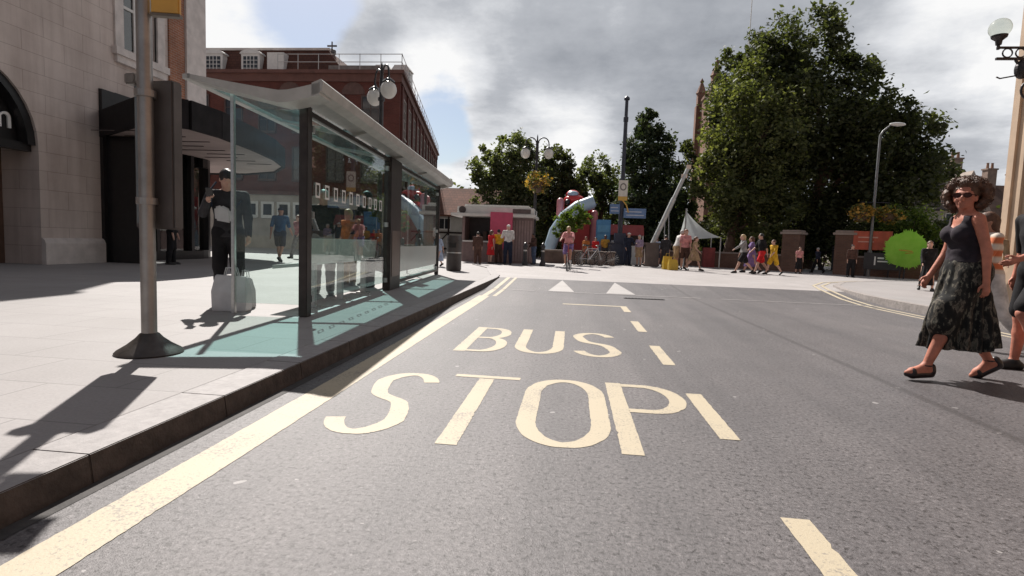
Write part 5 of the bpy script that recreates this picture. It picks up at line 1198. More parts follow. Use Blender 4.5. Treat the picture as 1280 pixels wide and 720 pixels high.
for yc in (-2.2, -5.2):
    mb = MB(); mb.bbox(.02, .12, yc - .9, yc + .9, 1.0, 3.4); w_ = mb.build('window', M_DARKMETAL, rbd); mb = MB(); mb.bbox(.005, .02, yc - .8, yc + .8, 1.1, 3.3); mb.build('pane', M_DGLASS, w_)
bl = W(1250, 38, 12.3); 
wlp = thing('bracket_lamp', 'ornate iron wall bracket lamp with glass globe high on the warm stone building', 'wall lamp', (rbx - .06, 12.3, W(1265, 75, 12.3).z), 0)
mb = MB(); gx = bl.x - rbx + .06; gz = bl.z - wlp.location.z
mb.bbox(gx - .02, .0, -.025, .025, .0, .045); mb.bbox(gx - .02, .0, -.025, .025, .22, .255)
for k in range(3): 
    cx_ = -.18 - k * .24; mb.tube([(cx_ + .09 * math.cos(2 * PI * i / 14), 0, .135 + .085 * math.sin(2 * PI * i / 14)) for i in range(15)], .014, 6, False)
mb.tube([(-.05, 0, -.85), (-.12, 0, -.5), (-.35, 0, -.2), (-.5, 0, .0)], .025, 8); mb.tube([(-.22 + .12 * math.cos(2 * PI * i / 14), 0, -.58 + .16 * math.sin(2 * PI * i / 14)) for i in range(12)], .022, 6)
mb.tube([(-.45, 0, -.30), (-.75, 0, -.36), (-.82, 0, -.33)], .014, 6); mb.bbox(-.06, .055, -.12, .12, -.9, .4); mb.ball((-.36, 0, -.18), (.13, .12, .19)); mb.build('bracket', M_DARKMETAL, wlp)
mb = MB(); mb.lathe([(.05, -.28), (.06, -.2), (.13, -.14), (.14, -.1)], (gx, 0, gz), 16); mb.tube([(gx, 0, .2), (gx, 0, gz - .25)], .028, 8); mb.build('cup', M_DARKMETAL, wlp)
mb = MB(); mb.ball((gx, 0, gz + .04), (.19, .19, .19), 20, 14); mb.build('globe', glass_mat('globe_glass', (.88, .9, .86), .03, 1.35, base=.10, film=(.5, .5, .42)), wlp, smooth='all')

# ------------------------------------------------------------------ people
SKINS = {'fair': mat('skin_fair', (.50, .30, .23), .55, .12, 6), 'tan': mat('skin_tan', (.40, .20, .135), .5, .12, 6), 'dark': mat('skin_dark', (.16, .075, .05), .5, .15, 6), 'red': mat('skin_ruddy', (.50, .185, .12), .62, .30, 9, .12, 40)}
HAIRS = {'brown': mat('hair_brown', (.11, .05, .028), .55, .4, 25, .3), 'black': mat('hair_black', (.016, .013, .012), .5, .4, 25), 'blonde': mat('hair_blonde', (.45, .33, .17), .55, .3, 25), 'grey': mat('hair_grey', (.42, .40, .38), .6, .25, 25), 'ginger': mat('hair_ginger', (.20, .065, .025), .55, .3, 25)}
def cloth(name, col, var=.42, scale=7): return mat('cloth_' + name, col, .85, var, scale, .25, 9, spec=.2)
CL = {k: cloth(k, c) for k, c in dict(black=(.016, .015, .017), navy=(.022, .028, .05), charcoal=(.04, .038, .042), white=(.66, .64, .62), grey=(.27, .26, .26), red=(.55, .025, .03), yellow=(.62, .36, .03), mustard=(.45, .28, .06), pink=(.58, .26, .26), blue=(.03, .09, .19), purple=(.22, .15, .32), tan=(.36, .25, .15), denim=(.09, .12, .19), lilac=(.36, .28, .40), orange=(.58, .20, .06), brown=(.09, .05, .04), olive=(.12, .12, .06), paleblue=(.35, .42, .55)).items()}
SHOES = {'black': mat('shoe_black', (.02, .018, .018), .45, .3, 8), 'white': mat('shoe_white', (.62, .6, .58), .5, .15, 8), 'brown': mat('shoe_brown', (.09, .045, .03), .45, .3, 8)}
V3 = lambda *a: np.array(a, float)
def rotx(v, a): c, s = math.cos(a), math.sin(a); return V3(v[0], v[1] * c - v[2] * s, v[1] * s + v[2] * c)
def skeleton(H, fem, P):
    s = H / 1.72; J = {}; hw = (.088 if fem else .086) * s
    lean = rad(P.get('lean', 3)); low = []
    for S, sx in (('L', -1), ('R', 1)):
        th, kn = rad(P.get('t' + S, 0)), rad(P.get('k' + S, 3)); fp = rad(P.get('f' + S, 0)); sp = rad(P.get('splay', 3))
        hip = V3(sx * hw, 0, 0); d = V3(sx * math.sin(sp), math.sin(th), -math.cos(th)); knee = hip + d * .435 * s
        d2 = V3(sx * math.sin(sp) * .3, math.sin(th - kn), -math.cos(th - kn)); ank = knee + d2 * .42 * s
        fd = V3(sx * .18, math.cos(fp), -math.sin(fp)); fd /= np.linalg.norm(fd); up = V3(0, math.sin(fp), math.cos(fp))
        heel = ank - fd * .045 * s - up * .045 * s; toe = ank + fd * .125 * s - up * .052 * s; tip = ank + fd * .175 * s - up * .058 * s
        J.update({'hip' + S: hip, 'knee' + S: knee, 'ank' + S: ank, 'heel' + S: heel, 'toe' + S: toe, 'tip' + S: tip, 'fd' + S: fd})
        low += [heel[2] - .032 * s, tip[2] - .020 * s]
    z0 = -min(low)
    for k in J:
        if not k.startswith('fd'): J[k] = J[k] + V3(0, 0, z0)
    pel = V3(0, 0, z0); up = V3(0, math.sin(lean), math.cos(lean)); fw = V3(0, math.cos(lean), -math.sin(lean))
    J['pel'] = pel + up * .04 * s; J['waist'] = pel + up * .17 * s; J['chest'] = pel + up * .36 * s; J['neck'] = pel + up * .545 * s; J['up'] = up; J['fw'] = fw; J['s'] = s
    sw = (.165 if fem else .188) * s; tw = rad(P.get('twist', 0))
    for S, sx in (('L', -1), ('R', 1)):
        sh = pel + up * .485 * s + V3(sx * sw * math.cos(tw), sx * sw * math.sin(tw), 0); f, o, e, i = [rad(v) for v in P.get('a' + S, (0, 8, 12, 0))]
        f += 0; d = V3(sx * math.sin(o), math.sin(f) * math.cos(o), -math.cos(f) * math.cos(o)); el = sh + d * .285 * s
        d2 = V3(sx * (math.sin(o) * .4 - math.sin(i)), math.sin(f + e) * math.cos(i), -math.cos(f + e) * math.cos(i)); d2 /= np.linalg.norm(d2)
        wr = el + d2 * .25 * s; J.update({'sh' + S: sh, 'el' + S: el, 'wr' + S: wr, 'hd' + S: d2})
    yaw, nod = rad(P.get('yaw', 0)), rad(P.get('nod', 0)); J['head'] = J['neck'] + up * .135 * s + fw * (.03 + .05 * math.sin(nod)) * s
    J['hrot'] = Matrix.Rotation(yaw, 3, 'Z') @ Matrix.Rotation(-nod - lean * .3, 3, 'X'); return J
def hp(J, v): return J['head'] + np.array(J['hrot'] @ Vector(v)) * J['s']
def bounds(pts, pad): p = np.array(pts); return p.min(0) - pad, p.max(0) + pad
def hand(F, J, S, fem, curl=.5, h=.01):
    s = J['s'] * (.93 if fem else 1); w, d = J['wr' + S], J['hd' + S]; sx = -1 if S == 'L' else 1
    side = np.cross(d, V3(sx, 0, 0)); n_ = np.linalg.norm(side); side = side / n_ if n_ > .2 else V3(0, 1, 0)
    if side[1] < 0: side = -side                      # thumb edge towards the front
    pn = np.cross(side, d) * -sx; pn = pn if pn[0] * sx < 0 else -pn    # palm faces the body
    F.cone(w, w + d * .085 * s, .024 * s, .030 * s, .015, (1, 1, 1))
    for q, L in zip((-.9, -.3, .3, .9), (.060, .074, .080, .070)):
        b = w + d * .085 * s + side * q * .026 * s; m = b + (d * math.cos(curl * .5) + pn * math.sin(curl * .5)) * L * .5 * s; e = m + (d * math.cos(curl * 1.5) + pn * math.sin(curl * 1.5)) * L * .5 * s
        r = max(.0085 * s, h * .9); F.cone(b, m, r, r * .95, .004); F.cone(m, e, r * .95, r * .8, .004)
    b = w + d * .03 * s + side * .024 * s; m = b + (d * .7 + side * .6 + pn * .25) * .045 * s; e = m + (d * .95 + side * .1 + pn * .3) * .035 * s
    r = max(.0105 * s, h * .95); F.cone(b, m, r * 1.1, r, .01); F.cone(m, e, r, r * .8, .004)
def torso(F, J, fem, off=0.0, k=.04):
    s = J['s']; fl = (1, 1.45, 1)
    F.cone(J['pel'] + J['up'] * -.02 * s + V3(-.055 * s, 0, 0), J['pel'] - J['up'] * .02 * s + V3(.055 * s, 0, 0), (.125 if fem else .112) * s, (.125 if fem else .112) * s, k, (1, 1.1, 1), off)
    F.cone(J['pel'], J['waist'], .14 * s, (.115 if fem else .13) * s, k, fl, off); F.cone(J['waist'], J['chest'], (.118 if fem else .132) * s, (.145 if fem else .165) * s, k, fl, off)
    F.cone(J['shL'] * .8 + J['shR'] * .2 - J['up'] * .01, J['shR'] * .8 + J['shL'] * .2 - J['up'] * .01, .07 * s, .07 * s, k, (1, 1.05, 1), off)
    F.cone(J['chest'], J['chest'] + J['up'] * .10 * s, .15 * s, .11 * s, k, fl, off)
    if fem:
        for sx in (-1, 1): F.ell(J['chest'] + J['up'] * .0 * s + J['fw'] * .085 * s + V3(sx * .07 * s, 0, 0), (.068 * s, .062 * s, .066 * s), .03, off)
def legs(F, J, fem, off=0., k=.025, thigh=1., shin=1., flare=0.):
    s = J['s']
    for S in 'LR':
        a, b, c = J['hip' + S], J['knee' + S], J['ank' + S]
        F.cone(a, a + (b - a) * thigh, (.088 if fem else .085) * s, (.085 + (.055 - .085) * thigh) * s + flare, k, off=off)
        if thigh >= 1 and shin > 0:
            m = b + (c - b) * .35; back = V3(0, -.012 * s, 0)
            F.cone(b, m + back, .054 * s, .053 * s, k, off=off); 
            e = m + (c - m) * shin; F.cone(m + back, e, .053 * s, (.053 + (.034 - .053) * shin) * s + flare, k, off=off)
def feet(F, J, off=0., k=.015, which='LR'):
    s = J['s']
    for S in which:
        F.cone(J['ank' + S], J['heel' + S], .034 * s, .034 * s, k, off=off); F.cone(J['heel' + S], J['toe' + S], .033 * s, .036 * s, k, off=off); F.cone(J['ank' + S], J['toe' + S], .033 * s, .030 * s, .02, off=off); F.cone(J['toe' + S], J['tip' + S], .036 * s, .022 * s, k, off=off)
def arms(F, J, fem, off=0., k=.02, frac=2.):
    s = J['s'] * (.9 if fem else 1)
    for S in 'LR':
        a, b, c = J['sh' + S], J['el' + S], J['wr' + S]; f1 = min(1, frac); F.cone(a, a + (b - a) * f1, .052 * s, (.052 + (.040 - .052) * f1) * s, k, off=off)
        if frac > 1: f2 = frac - 1; F.cone(b, b + (c - b) * f2, .040 * s, (.040 + (.027 - .040) * f2) * s, k, off=off)
def head(F, J, fem, detail=False):
    s = J['s']; R = J['hrot']; k = .02
    F.cone(J['neck'] - J['up'] * .04 * s, J['head'] - J['up'] * .04 * s, (.052 if fem else .06) * s, (.048 if fem else .055) * s, .03)
    F.ell(hp(J, (0, -.012, .028)), (.076 * s, .096 * s, .088 * s), .02, rot=R); F.ell(hp(J, (0, .022, -.035)), (.060 * s, .074 * s, .082 * s), .03, rot=R)
    F.ell(hp(J, (0, .075, -.092)), (.026 * s, .022 * s, .02 * s), .02, rot=R)
    F.cone(hp(J, (0, .09, .012)), hp(J, (0, .112, -.032)), .010 * s, .016 * s, .012)
    for sx in (-1, 1): F.ell(hp(J, (sx * .075, -.005, -.01)), (.012 * s, .022 * s, .034 * s), .006, rot=R)
    if detail:
        F.cone(hp(J, (-.034, .085, .024)), hp(J, (.034, .085, .024)), .012 * s, .012 * s, .015)
        for sx in (-1, 1): F.ell(hp(J, (sx * .040, .060, -.034)), (.022 * s, .022 * s, .02 * s), .02, rot=R); F.carve(hp(J, (sx * .032, .098, .002)), (.018 * s, .014 * s, .011 * s))
        F.cone(hp(J, (-.020, .093, -.060)), hp(J, (.020, .093, -.060)), .008 * s, .008 * s, .006); F.cone(hp(J, (-.016, .090, -.073)), hp(J, (.016, .090, -.073)), .0085 * s, .0085 * s, .006)
def hair_mesh(t, J, style, m, h):
    s = J['s']; R = J['hrot']; lo, hi = bounds([J['head']], .24 * s); lo[2] -= .22 * s
    F = SDF(lo, hi, h)
    if style == 'cap':
        F.ell(hp(J, (0, -.012, .045)), (.084 * s, .104 * s, .078 * s), .01, rot=R); F.clip(hp(J, (0, 0, .038)), np.array(R @ Vector((0, .1, -1)))); F.ell(hp(J, (0, .12, .05)), (.06 * s, .07 * s, .012 * s), .01, rot=R)
        return F.build('cap', m, t)
    F.ell(hp(J, (0, -.020, .034)), (.086 * s, .102 * s, .094 * s), .01, rot=R)
    if style in ('long', 'bob'): F.cone(hp(J, (0, -.06, .0)), hp(J, (0, -.085, -.24 if style == 'long' else -.11)), .085 * s, .055 * s, .03)
    if style == 'bun': F.ell(hp(J, (0, -.11, .06)), (.05 * s, .05 * s, .05 * s), .01)
    F.carve(hp(J, (0, .085, -.055)), (.074 * s, .085 * s, .118 * s)); F.rough(.004 * s, 70)
    if style == 'short': F.clip(hp(J, (0, -.07, -.055)), np.array(R @ Vector((0, .25, -1))))
    return F.build('hair', m, t)
def person(label, loc, rz, H, pose, fem=False, skin='fair', hair=('short', 'brown'), top=('white', .5), hem=.0, bottom=('trousers', 'navy'), shoes='black', h=.021, fingers=False, group=None):
    t = thing('person', label, 'person', loc, rz, group); J = skeleton(H, fem, pose); s = J['s']
    P = [v for k, v in J.items() if isinstance(v, np.ndarray) and k not in ('up', 'fw') and not k.startswith(('fd', 'hd'))]
    lo, hi = bounds(P, .24); F = SDF(lo, hi, h); torso(F, J, fem); legs(F, J, fem); feet(F, J); arms(F, J, fem); head(F, J, fem, h < .012)
    for S in 'LR':
        if fingers or h < .013: hand(F, J, S, fem, .6, h)
        else: F.cone(J['wr' + S], J['wr' + S] + J['hd' + S] * .15 * s, .028 * s, .02 * s, .01)
    F.build('body', SKINS[skin], t)
    o = .012 + h * .25
    if top:
        F = SDF(lo, hi, h); torso(F, J, fem, o); arms(F, J, fem, o, frac=top[1] * 2 if top[1] else .12)
        hz = J['pel'] - J['up'] * (.02 + hem) * s
        F.cone(J['pel'] - J['up'] * hem * s, J['waist'], .15 * s, .13 * s, .03, (1, 1.3, 1), o); F.clip(hz, -J['up']); F.clip(J['neck'] + J['up'] * .005 * s, J['up']); F.build('top', CL[top[0]], t)
    kd, col = bottom[:2]
    F = SDF(lo, hi, h)
    if kd in ('trousers', 'shorts'):
        lg = kd == 'trousers'; o2 = o + .006
        F.cone(J['pel'] + V3(-.05 * s, 0, -.02 * s), J['pel'] + V3(.05 * s, 0, -.02 * s), .125 * s, .125 * s, .03, (1, 1.1, 1), o); F.cone(J['pel'], J['waist'] * .7 + J['pel'] * .3, .14 * s, .12 * s, .03, (1, 1.4, 1), o)
        legs(F, J, fem, o2, thigh=1. if lg else .82, shin=.94 if lg else 0, flare=.012 if lg else .022); F.clip(J['pel'] + J['up'] * .12 * s, J['up'])
        F.build('trousers' if lg else 'shorts', CL[col], t)
    else:
        hz = bottom[2] * s; mid = (J['kneeL'] + J['kneeR']) / 2; spread = abs(J['kneeL'][1] - J['kneeR'][1]) / 2
        F.skirt(J['waist'] + V3(0, 0, .01), (.135 * s, .10 * s), V3(0, mid[1] * .9, hz), (.20 * s, (.17 + .0) * s + spread), .01, 9, .02); F.cone(J['pel'] + V3(-.05 * s, 0, 0), J['pel'] + V3(.05 * s, 0, 0), .132 * s, .132 * s, .03, (1, 1.1, 1), o)
        F.clip(J['waist'] + V3(0, 0, .02), (0, 0, 1)); F.build('skirt', CL[col], t)
    for S in 'LR':
        l2, h2 = bounds([J['ank' + S], J['heel' + S], J['tip' + S]], .10); F = SDF(l2, h2, h * .8); feet(F, J, .008, which=S); F.clip((0, 0, J['ank' + S][2] + .02), (0, 0, 1)); F.build('shoe', SHOES[shoes], t)
    if hair: hair_mesh(t, J, hair[0], CL[hair[1]] if hair[0] == 'cap' else HAIRS[hair[1]], h * .8)
    return t, J
STAND = dict(tL=3, kL=4, tR=-3, kR=4, aL=(4, 8, 14, 4), aR=(-2, 8, 12, 4))
WALK = dict(tL=24, kL=6, tR=-16, kR=24, fR=28, aL=(-22, 7, 12, 0), aR=(24, 7, 22, 0), lean=4)
WALK2 = dict(tR=24, kR=6, tL=-16, kL=24, fL=28, aR=(-22, 7, 12, 0), aL=(24, 7, 22, 0), lean=4)
PHONE = dict(tL=3, kL=4, tR=-2, kR=4, aL=(28, 8, 95, 30), aR=(22, 8, 100, 30), nod=32, lean=3)
HOLD = dict(tL=4, kL=6, tR=-4, kR=4, aL=(30, 14, 60, 10), aR=(6, 8, 30, 5), lean=2)
def pp(px, y, top, zg=.10): # where the feet stand and how tall
    v = W(px, top, y); return (v.x, y, zg), v.z - zg
def crowd(label, px, y, head_y, rz, pose, zg=.10, **kw):
    loc, H = pp(px, y, head_y, zg); return person(label, loc, rad(rz), H, pose, **kw)
G_K = 'people at the kiosk'; G_W = 'people crossing the plaza'; G_S = 'people waiting at the shelter'
# round the kiosk
crowd('person in brown grey clothes beside the kiosk counter, seen from behind', 598, 23.2, 290, 20, STAND, top=('brown', 1), bottom=('trousers', 'brown'), hair=('short', 'black'), group=G_K)
crowd('person in a bright red knee length dress by the kiosk', 614, 24.6, 288, -40, STAND, fem=True, top=('red', .12), bottom=('dress', 'red', .45), hair=('bob', 'brown'), group=G_K)
crowd('person in a yellow top with dark trousers between red dress and white shirt', 624, 25.0, 287, 30, HOLD, top=('yellow', .5), bottom=('trousers', 'brown'), hair=('short', 'black'), group=G_K)
crowd('person in a pale shirt and white cap with dark trousers at the kiosk', 636, 24.4, 281, 15, HOLD, top=('white', .5), bottom=('trousers', 'navy'), hair=('cap', 'white'), group=G_K)
crowd('person in pale blue patterned clothes beyond the shelter end near the litter bin', 549, 19.5, 292, 150, WALK, .12, fem=True, top=('paleblue', .5), bottom=('skirt', 'paleblue', .3), hair=('short', 'grey'), group=G_K)
# plaza middle
crowd('person in an orange striped top sitting low by the parked bicycles', 733, 28.6, 296, 160, STAND, fem=True, top=('orange', .4), bottom=('trousers', 'tan'), hair=('long', 'brown'), skin='tan')
crowd('person in a mustard top behind the blue panel stall', 757, 30.4, 294, 180, STAND, top=('mustard', .5), bottom=('trousers', 'charcoal'), hair=('short', 'black'), skin='dark')
crowd('person with a white hat in dark clothes right of the mast cabinet', 786, 29.2, 291, 200, HOLD, top=('navy', 1), bottom=('trousers', 'navy'), hair=('cap', 'white'))
crowd('person in a lilac top with a pale bag right of the blue mast', 800, 29.0, 294, 150, STAND, fem=True, top=('lilac', .5), bottom=('skirt', 'tan', .5), hair=('bob', 'grey'))
crowd('person in a red top half hidden behind the parked bicycles', 745, 30.0, 297, 170, STAND, fem=True, top=('red', .5), bottom=('trousers', 'denim'), hair=('long', 'black'))
crowd('person in a white top at the counter of the red roofed stall', 769, 31.2, 296, 20, HOLD, top=('white', .5), bottom=('trousers', 'denim'), hair=('short', 'brown'))
crowd('child in an olive top walking right of the person with the pale bag', 811, 29.6, 304, -80, WALK, top=('olive', .5), bottom=('shorts', 'denim'), hair=('short', 'blonde'))
crowd('person in pale blue seen from behind near the foot of the leaning mast', 822, 30.6, 297, 10, STAND, fem=True, top=('paleblue', .4), bottom=('skirt', 'navy', .5), hair=('bun', 'brown'))
crowd('person in dark navy walking through the open gate between the brick piers', 1024, 29.5, 309, 30, WALK, top=('navy', 1), bottom=('trousers', 'black'), hair=('short', 'grey'))
crowd('person in a tan jacket waiting between kiosk end and bollards', 668, 25.6, 292, 120, HOLD, top=('brown', 1), bottom=('trousers', 'denim'), hair=('short', 'black'), skin='dark', group=G_K)
# group with yellow bags
crowd('person in white bending forward over yellow shopping bags', 847, 26.6, 286, -70, dict(tL=16, kL=10, tR=-12, kR=14, fR=15, aL=(25, 8, 20, 5), aR=(30, 8, 25, 5), lean=20), top=('white', .8), bottom=('shorts', 'tan'), hair=('short', 'grey'), skin='tan', group=G_W)
crowd('person in a pink top and dark shorts beside the person in white', 858, 26.4, 287, 175, STAND, fem=True, top=('pink', .4), bottom=('shorts', 'brown'), hair=('long', 'ginger'), group=G_W)
crowd('person in a tan yellow dress at the right of the bag group', 869, 26.0, 295, -120, WALK, fem=True, top=('tan', .12), bottom=('dress', 'tan', .5), hair=('bob', 'brown'), group=G_W)
crowd('person in dark clothes behind the yellow bags', 833, 29.0, 294, 0, STAND, top=('charcoal', 1), bottom=('trousers', 'charcoal'), hair=('short', 'black'), group=G_W)
# walking group
crowd('blonde person in a pale top and black shorts striding left with one arm stretched out', 932, 25.2, 291, 95, dict(tL=30, kL=8, tR=-22, kR=22, fR=28, aL=(50, 16, 10, 0), aR=(-10, 10, 30, 0), lean=6), fem=True, top=('grey', 1), bottom=('shorts', 'black'), hair=('bob', 'blonde'), group=G_W)
crowd('person in a purple dress between the blonde person and the red shorts', 942, 26.0, 295, 80, WALK2, fem=True, top=('purple', .4), bottom=('dress', 'purple', .3), hair=('long', 'brown'), group=G_W)
crowd('person in a white shirt, black vest and red shorts walking', 954, 25.3, 291, 100, WALK, top=('black', .5), bottom=('shorts', 'red'), hair=('short', 'black'), group=G_W)
crowd('child in yellow shirt and yellow shorts walking at the right of the group', 969, 25.0, 299, 110, WALK2, top=('yellow', .5), hem=.12, bottom=('shorts', 'yellow'), hair=('short', 'brown'), group=G_W)
crowd('person in a pink top and black skirt beside the gate pier', 1000, 27.5, 309, 180, STAND, fem=True, top=('pink', .2), bottom=('dress', 'black', .3), hair=('short', 'brown'))
crowd('person in dark red clothes standing at the second gate pier', 1066, 25.8, 306, 170, STAND, fem=True, top=('brown', 1), bottom=('trousers', 'black'), hair=('long', 'black'))
# left pavement and shelter
crowd('person in a blue shirt and dark shorts walking away on the left pavement', 350, 18.3, 258, 10, WALK, .12, h=.017, top=('blue', .5), bottom=('shorts', 'navy'), hair=('cap', 'navy'), skin='tan')
crowd('person in a pinkish top walking far along the left pavement', 374, 21.5, 268, 170, WALK2, .12, fem=True, top=('pink', .4), bottom=('trousers', 'grey'), hair=('bob', 'ginger'))
crowd('grey haired person in grey trousers standing behind the perch bench', 405, 8.6, 238, 200, STAND, .12, h=.014, top=('charcoal', 1), bottom=('trousers', 'grey'), hair=('short', 'grey'), shoes='black', group=G_S)
crowd('dark haired person in black standing near the wide shelter post', 461, 10.4, 240, 150, HOLD, .12, h=.015, top=('black', 1), bottom=('trousers', 'black'), hair=('short', 'black'), skin='tan', group=G_S)
crowd('person in a white and orange top behind the middle of the bench', 437, 10.6, 262, 170, STAND, .12, h=.016, fem=True, top=('orange', .5), bottom=('trousers', 'tan'), hair=('bob', 'blonde'), group=G_S)
crowd('person in black with a yellow waist band outside the dark shop front', 214, 14.4, 258, -60, STAND, .12, h=.017, fem=True, top=('black', 1), bottom=('trousers', 'black'), hair=('bob', 'blonde'))
# right side behind the woman
crowd('dark clothed person with a red scarf walking behind the woman on the right pavement', 1163, 16.6, 300, 160, WALK, .15, fem=True, top=('black', 1), bottom=('skirt', 'black', .2), hair=('long', 'brown'))
crowd('person in white trousers farther along the right pavement', 1244, 12.6, 283, 150, WALK2, .155, h=.017, top=('tan', .5), bottom=('trousers', 'white'), shoes='white', hair=('short', 'brown'))
def simple_bag(label, loc, w, d, h_, m, rz=0, group=None, handles=True):
    t = thing('shopping_bag', label, 'bag', loc, rz, group)
    mb = MB(); mb.add([(-w / 2, -d / 2, 0), (w / 2, -d / 2, 0), (w / 2, d / 2, 0), (-w / 2, d / 2, 0), (-w * .54, -d * .42, h_ * .55), (w * .53, -d * .45, h_ * .5), (w * .54, d * .4, h_ * .55), (-w * .53, d * .44, h_ * .5), (-w * .47, -d * .16, h_), (w * .46, -d * .12, h_ * .97), (w * .46, d * .12, h_ * .97), (-w * .47, d * .16, h_)],
                      [(3, 2, 1, 0), (0, 1, 5, 4), (1, 2, 6, 5), (2, 3, 7, 6), (3, 0, 4, 7), (4, 5, 9, 8), (5, 6, 10, 9), (6, 7, 11, 10), (7, 4, 8, 11), (8, 9, 10, 11)]); mb.build('body', m, t, bevel=.012)
    mb = MB()
    for y in (-d * .1, d * .1): mb.tube([(-w * .22, y, h_ * .96), (-w * .15, y, h_ * 1.2), (w * .15, y, h_ * 1.2), (w * .22, y, h_ * .96)], .006, 5)
    mb.build('handle', m, t); return t
M_BAGW = mat('bag_white', (.66, .65, .66), .4, .12, 7, trans=.25); M_BAGY = mat('bag_yellow', (.58, .40, .05), .45, .15, 6, trans=.15)
for px, y, lab in ((834, 26.2, 'tall yellow shopping bag at the left of the person in white'), (841, 25.6, 'smaller pale yellow shopping bag in front of the person in white')):
    simple_bag(lab, (W(px, 330, y).x, y, .10), .42, .25, .62 if px < 840 else .5, M_BAGY, .3, 'yellow shopping bags on the plaza')
# cyclist riding towards the camera
cl = thing('bicycle', 'bicycle ridden towards the camera by a person in a pink top', 'bicycle', (W(711, 330, 21.0).x, 21.0, .10), rad(-96)); bicycle_parts(cl, mat('cycle_frame_ridden', (.35, .05, .05), .35, .15, 6))
loc, H = pp(712, 21.0, 284); 
t, J = person('person in a pink top and purple shorts riding a bicycle towards the camera', (loc[0], 21.05, .10 + .16), rad(174), H * .98, dict(tL=62, kL=70, tR=26, kR=52, fR=8, aL=(52, 12, 18, 0), aR=(52, 12, 18, 0), lean=22, nod=-8), fem=True, skin='tan', top=('pink', .5), bottom=('shorts', 'purple'), hair=('short', 'blonde'), shoes='white', h=.017)

# the man with the phone beside the shelter end
loc = G(280, 388, .12); loc.y = 6.75; loc.x = W(286, 388, 6.75).x
Hm = W(286, 219, 6.75).z - .12
t, J = person('person in a dark jacket and white shoulder bag bowed over a phone by shelter', (loc.x, 6.75, .12), rad(205), Hm * 1.03, dict(tL=4, kL=5, tR=-6, kR=6, aL=(8, 10, 20, 0), aR=(30, 14, 95, 25), nod=34, lean=3, yaw=20), skin='fair', top=('charcoal', 1), hem=.06, bottom=('trousers', 'black'), hair=('short', 'black'), shoes='white', h=.010)
M_PHONE = mat('phone_black', (.015, .015, .017), .2, .2, 5)
ph = thing('phone', 'small dark phone held by the person in the dark jacket', 'phone', tuple(t.matrix_basis @ Vector(J['wrR'] + J['hdR'] * .13 + V3(0, .02, .02))), rad(205))
mb = MB(); mb.box((0, 0, 0), (.075, .012, .15), M=Matrix.Rotation(rad(-40), 3, 'X')); mb.build('case', M_PHONE, ph, bevel=.003)
mb = MB(); mb.box((0, -.005, -.006), (.066, .002, .136), M=Matrix.Rotation(rad(-40), 3, 'X')); mb.build('screen', mat('phone_screen', (.04, .045, .05), .1, .2, 5), ph)
sbag = thing('shoulder_bag', 'small white shoulder bag on a strap across the dark jacket', 'bag', tuple(t.matrix_basis @ Vector((.02, .20 * J['s'], J['waist'][2] + .06))), rad(205))
mb = MB(); mb.extrude([(-.09, -.10), (.09, -.07), (.10, .09), (.02, .12), (-.08, .07)], (0, 0, 0), (1, 0, 0), (0, 0, 1), (0, 1, 0), .07); mb.build('body', M_BAGW, sbag, bevel=.02)
mb = MB(); mb.tube([(.13, .03, .10), (.17, -.08, .30), (.12, -.22, .42)], .012, 6); mb.tube([(-.12, .03, .08), (-.18, -.1, .18), (-.2, -.24, .28)], .012, 6); mb.build('strap', CL['navy'], sbag)
simple_bag('large white carrier bag standing on the pavement beside the end post of the shelter', (W(290, 388, 6.35).x, 6.35, .12), .40, .20, .44, M_BAGW, .15)
simple_bag('small white carrier bag just behind the aluminium end post', (W(307, 386, 6.7).x, 6.7, .12), .22, .16, .40, M_BAGW, -.3)

# ------------------------------------------------------------------ the walking woman
def print_cloth():
    m, nt, b = new_mat('skirt_print'); o = nt.obj()
    mp = nt.n('ShaderNodeMapping'); mp.inputs['Scale'].default_value = (1, 1, .45); nt.l(o, mp.inputs[0])
    n = nt.noise(mp.outputs[0], 17, 4, .6); n2 = nt.noise(mp.outputs[0], 34, 3, .6); n3 = nt.noise(o, 5, 2)
    c = nt.ramp(n, [(.42, (.012, .012, .012)), (.52, (.03, .028, .025)), (.57, (.15, .13, .105)), (.62, (.04, .037, .032)), (.70, (.014, .014, .014))])
    c = nt.mixc(nt.math('MULTIPLY', nt.math('GREATER_THAN', n2, .60), .5), c, (.16, .155, .12))
    nt.l(c, b.inputs['Base Color']); b.inputs['Roughness'].default_value = .8; b.inputs['Specular IOR Level'].default_value = .2; return m
wx, wy = G(1191, 474, 0).x, 5.28
WH = W(1203, 226, wy).z * .985
WP = dict(tL=23, kL=5, fL=2, tR=-15, kR=20, fR=34, aL=(-9, 13, 8, 0), aR=(6, 8, 22, 0), lean=2, twist=-6, yaw=46, nod=-2, splay=2)
wo_ = thing('person', 'woman with big curly brown hair, dark tank top and long printed skirt crossing the road', 'person', (wx, wy, 0), rad(90))
J = skeleton(WH, True, WP); s = J['s']; hS = .0075
P = [v for k, v in J.items() if isinstance(v, np.ndarray) and k not in ('up', 'fw') and not k.startswith(('fd', 'hd'))]
lo, hi = bounds(P, .22); F = SDF(lo, hi, hS); torso(F, J, True); legs(F, J, True); feet(F, J); arms(F, J, True); head(F, J, True, True)
for S in 'LR': hand(F, J, S, True, .7, hS)
F.build('body', SKINS['red'], wo_)
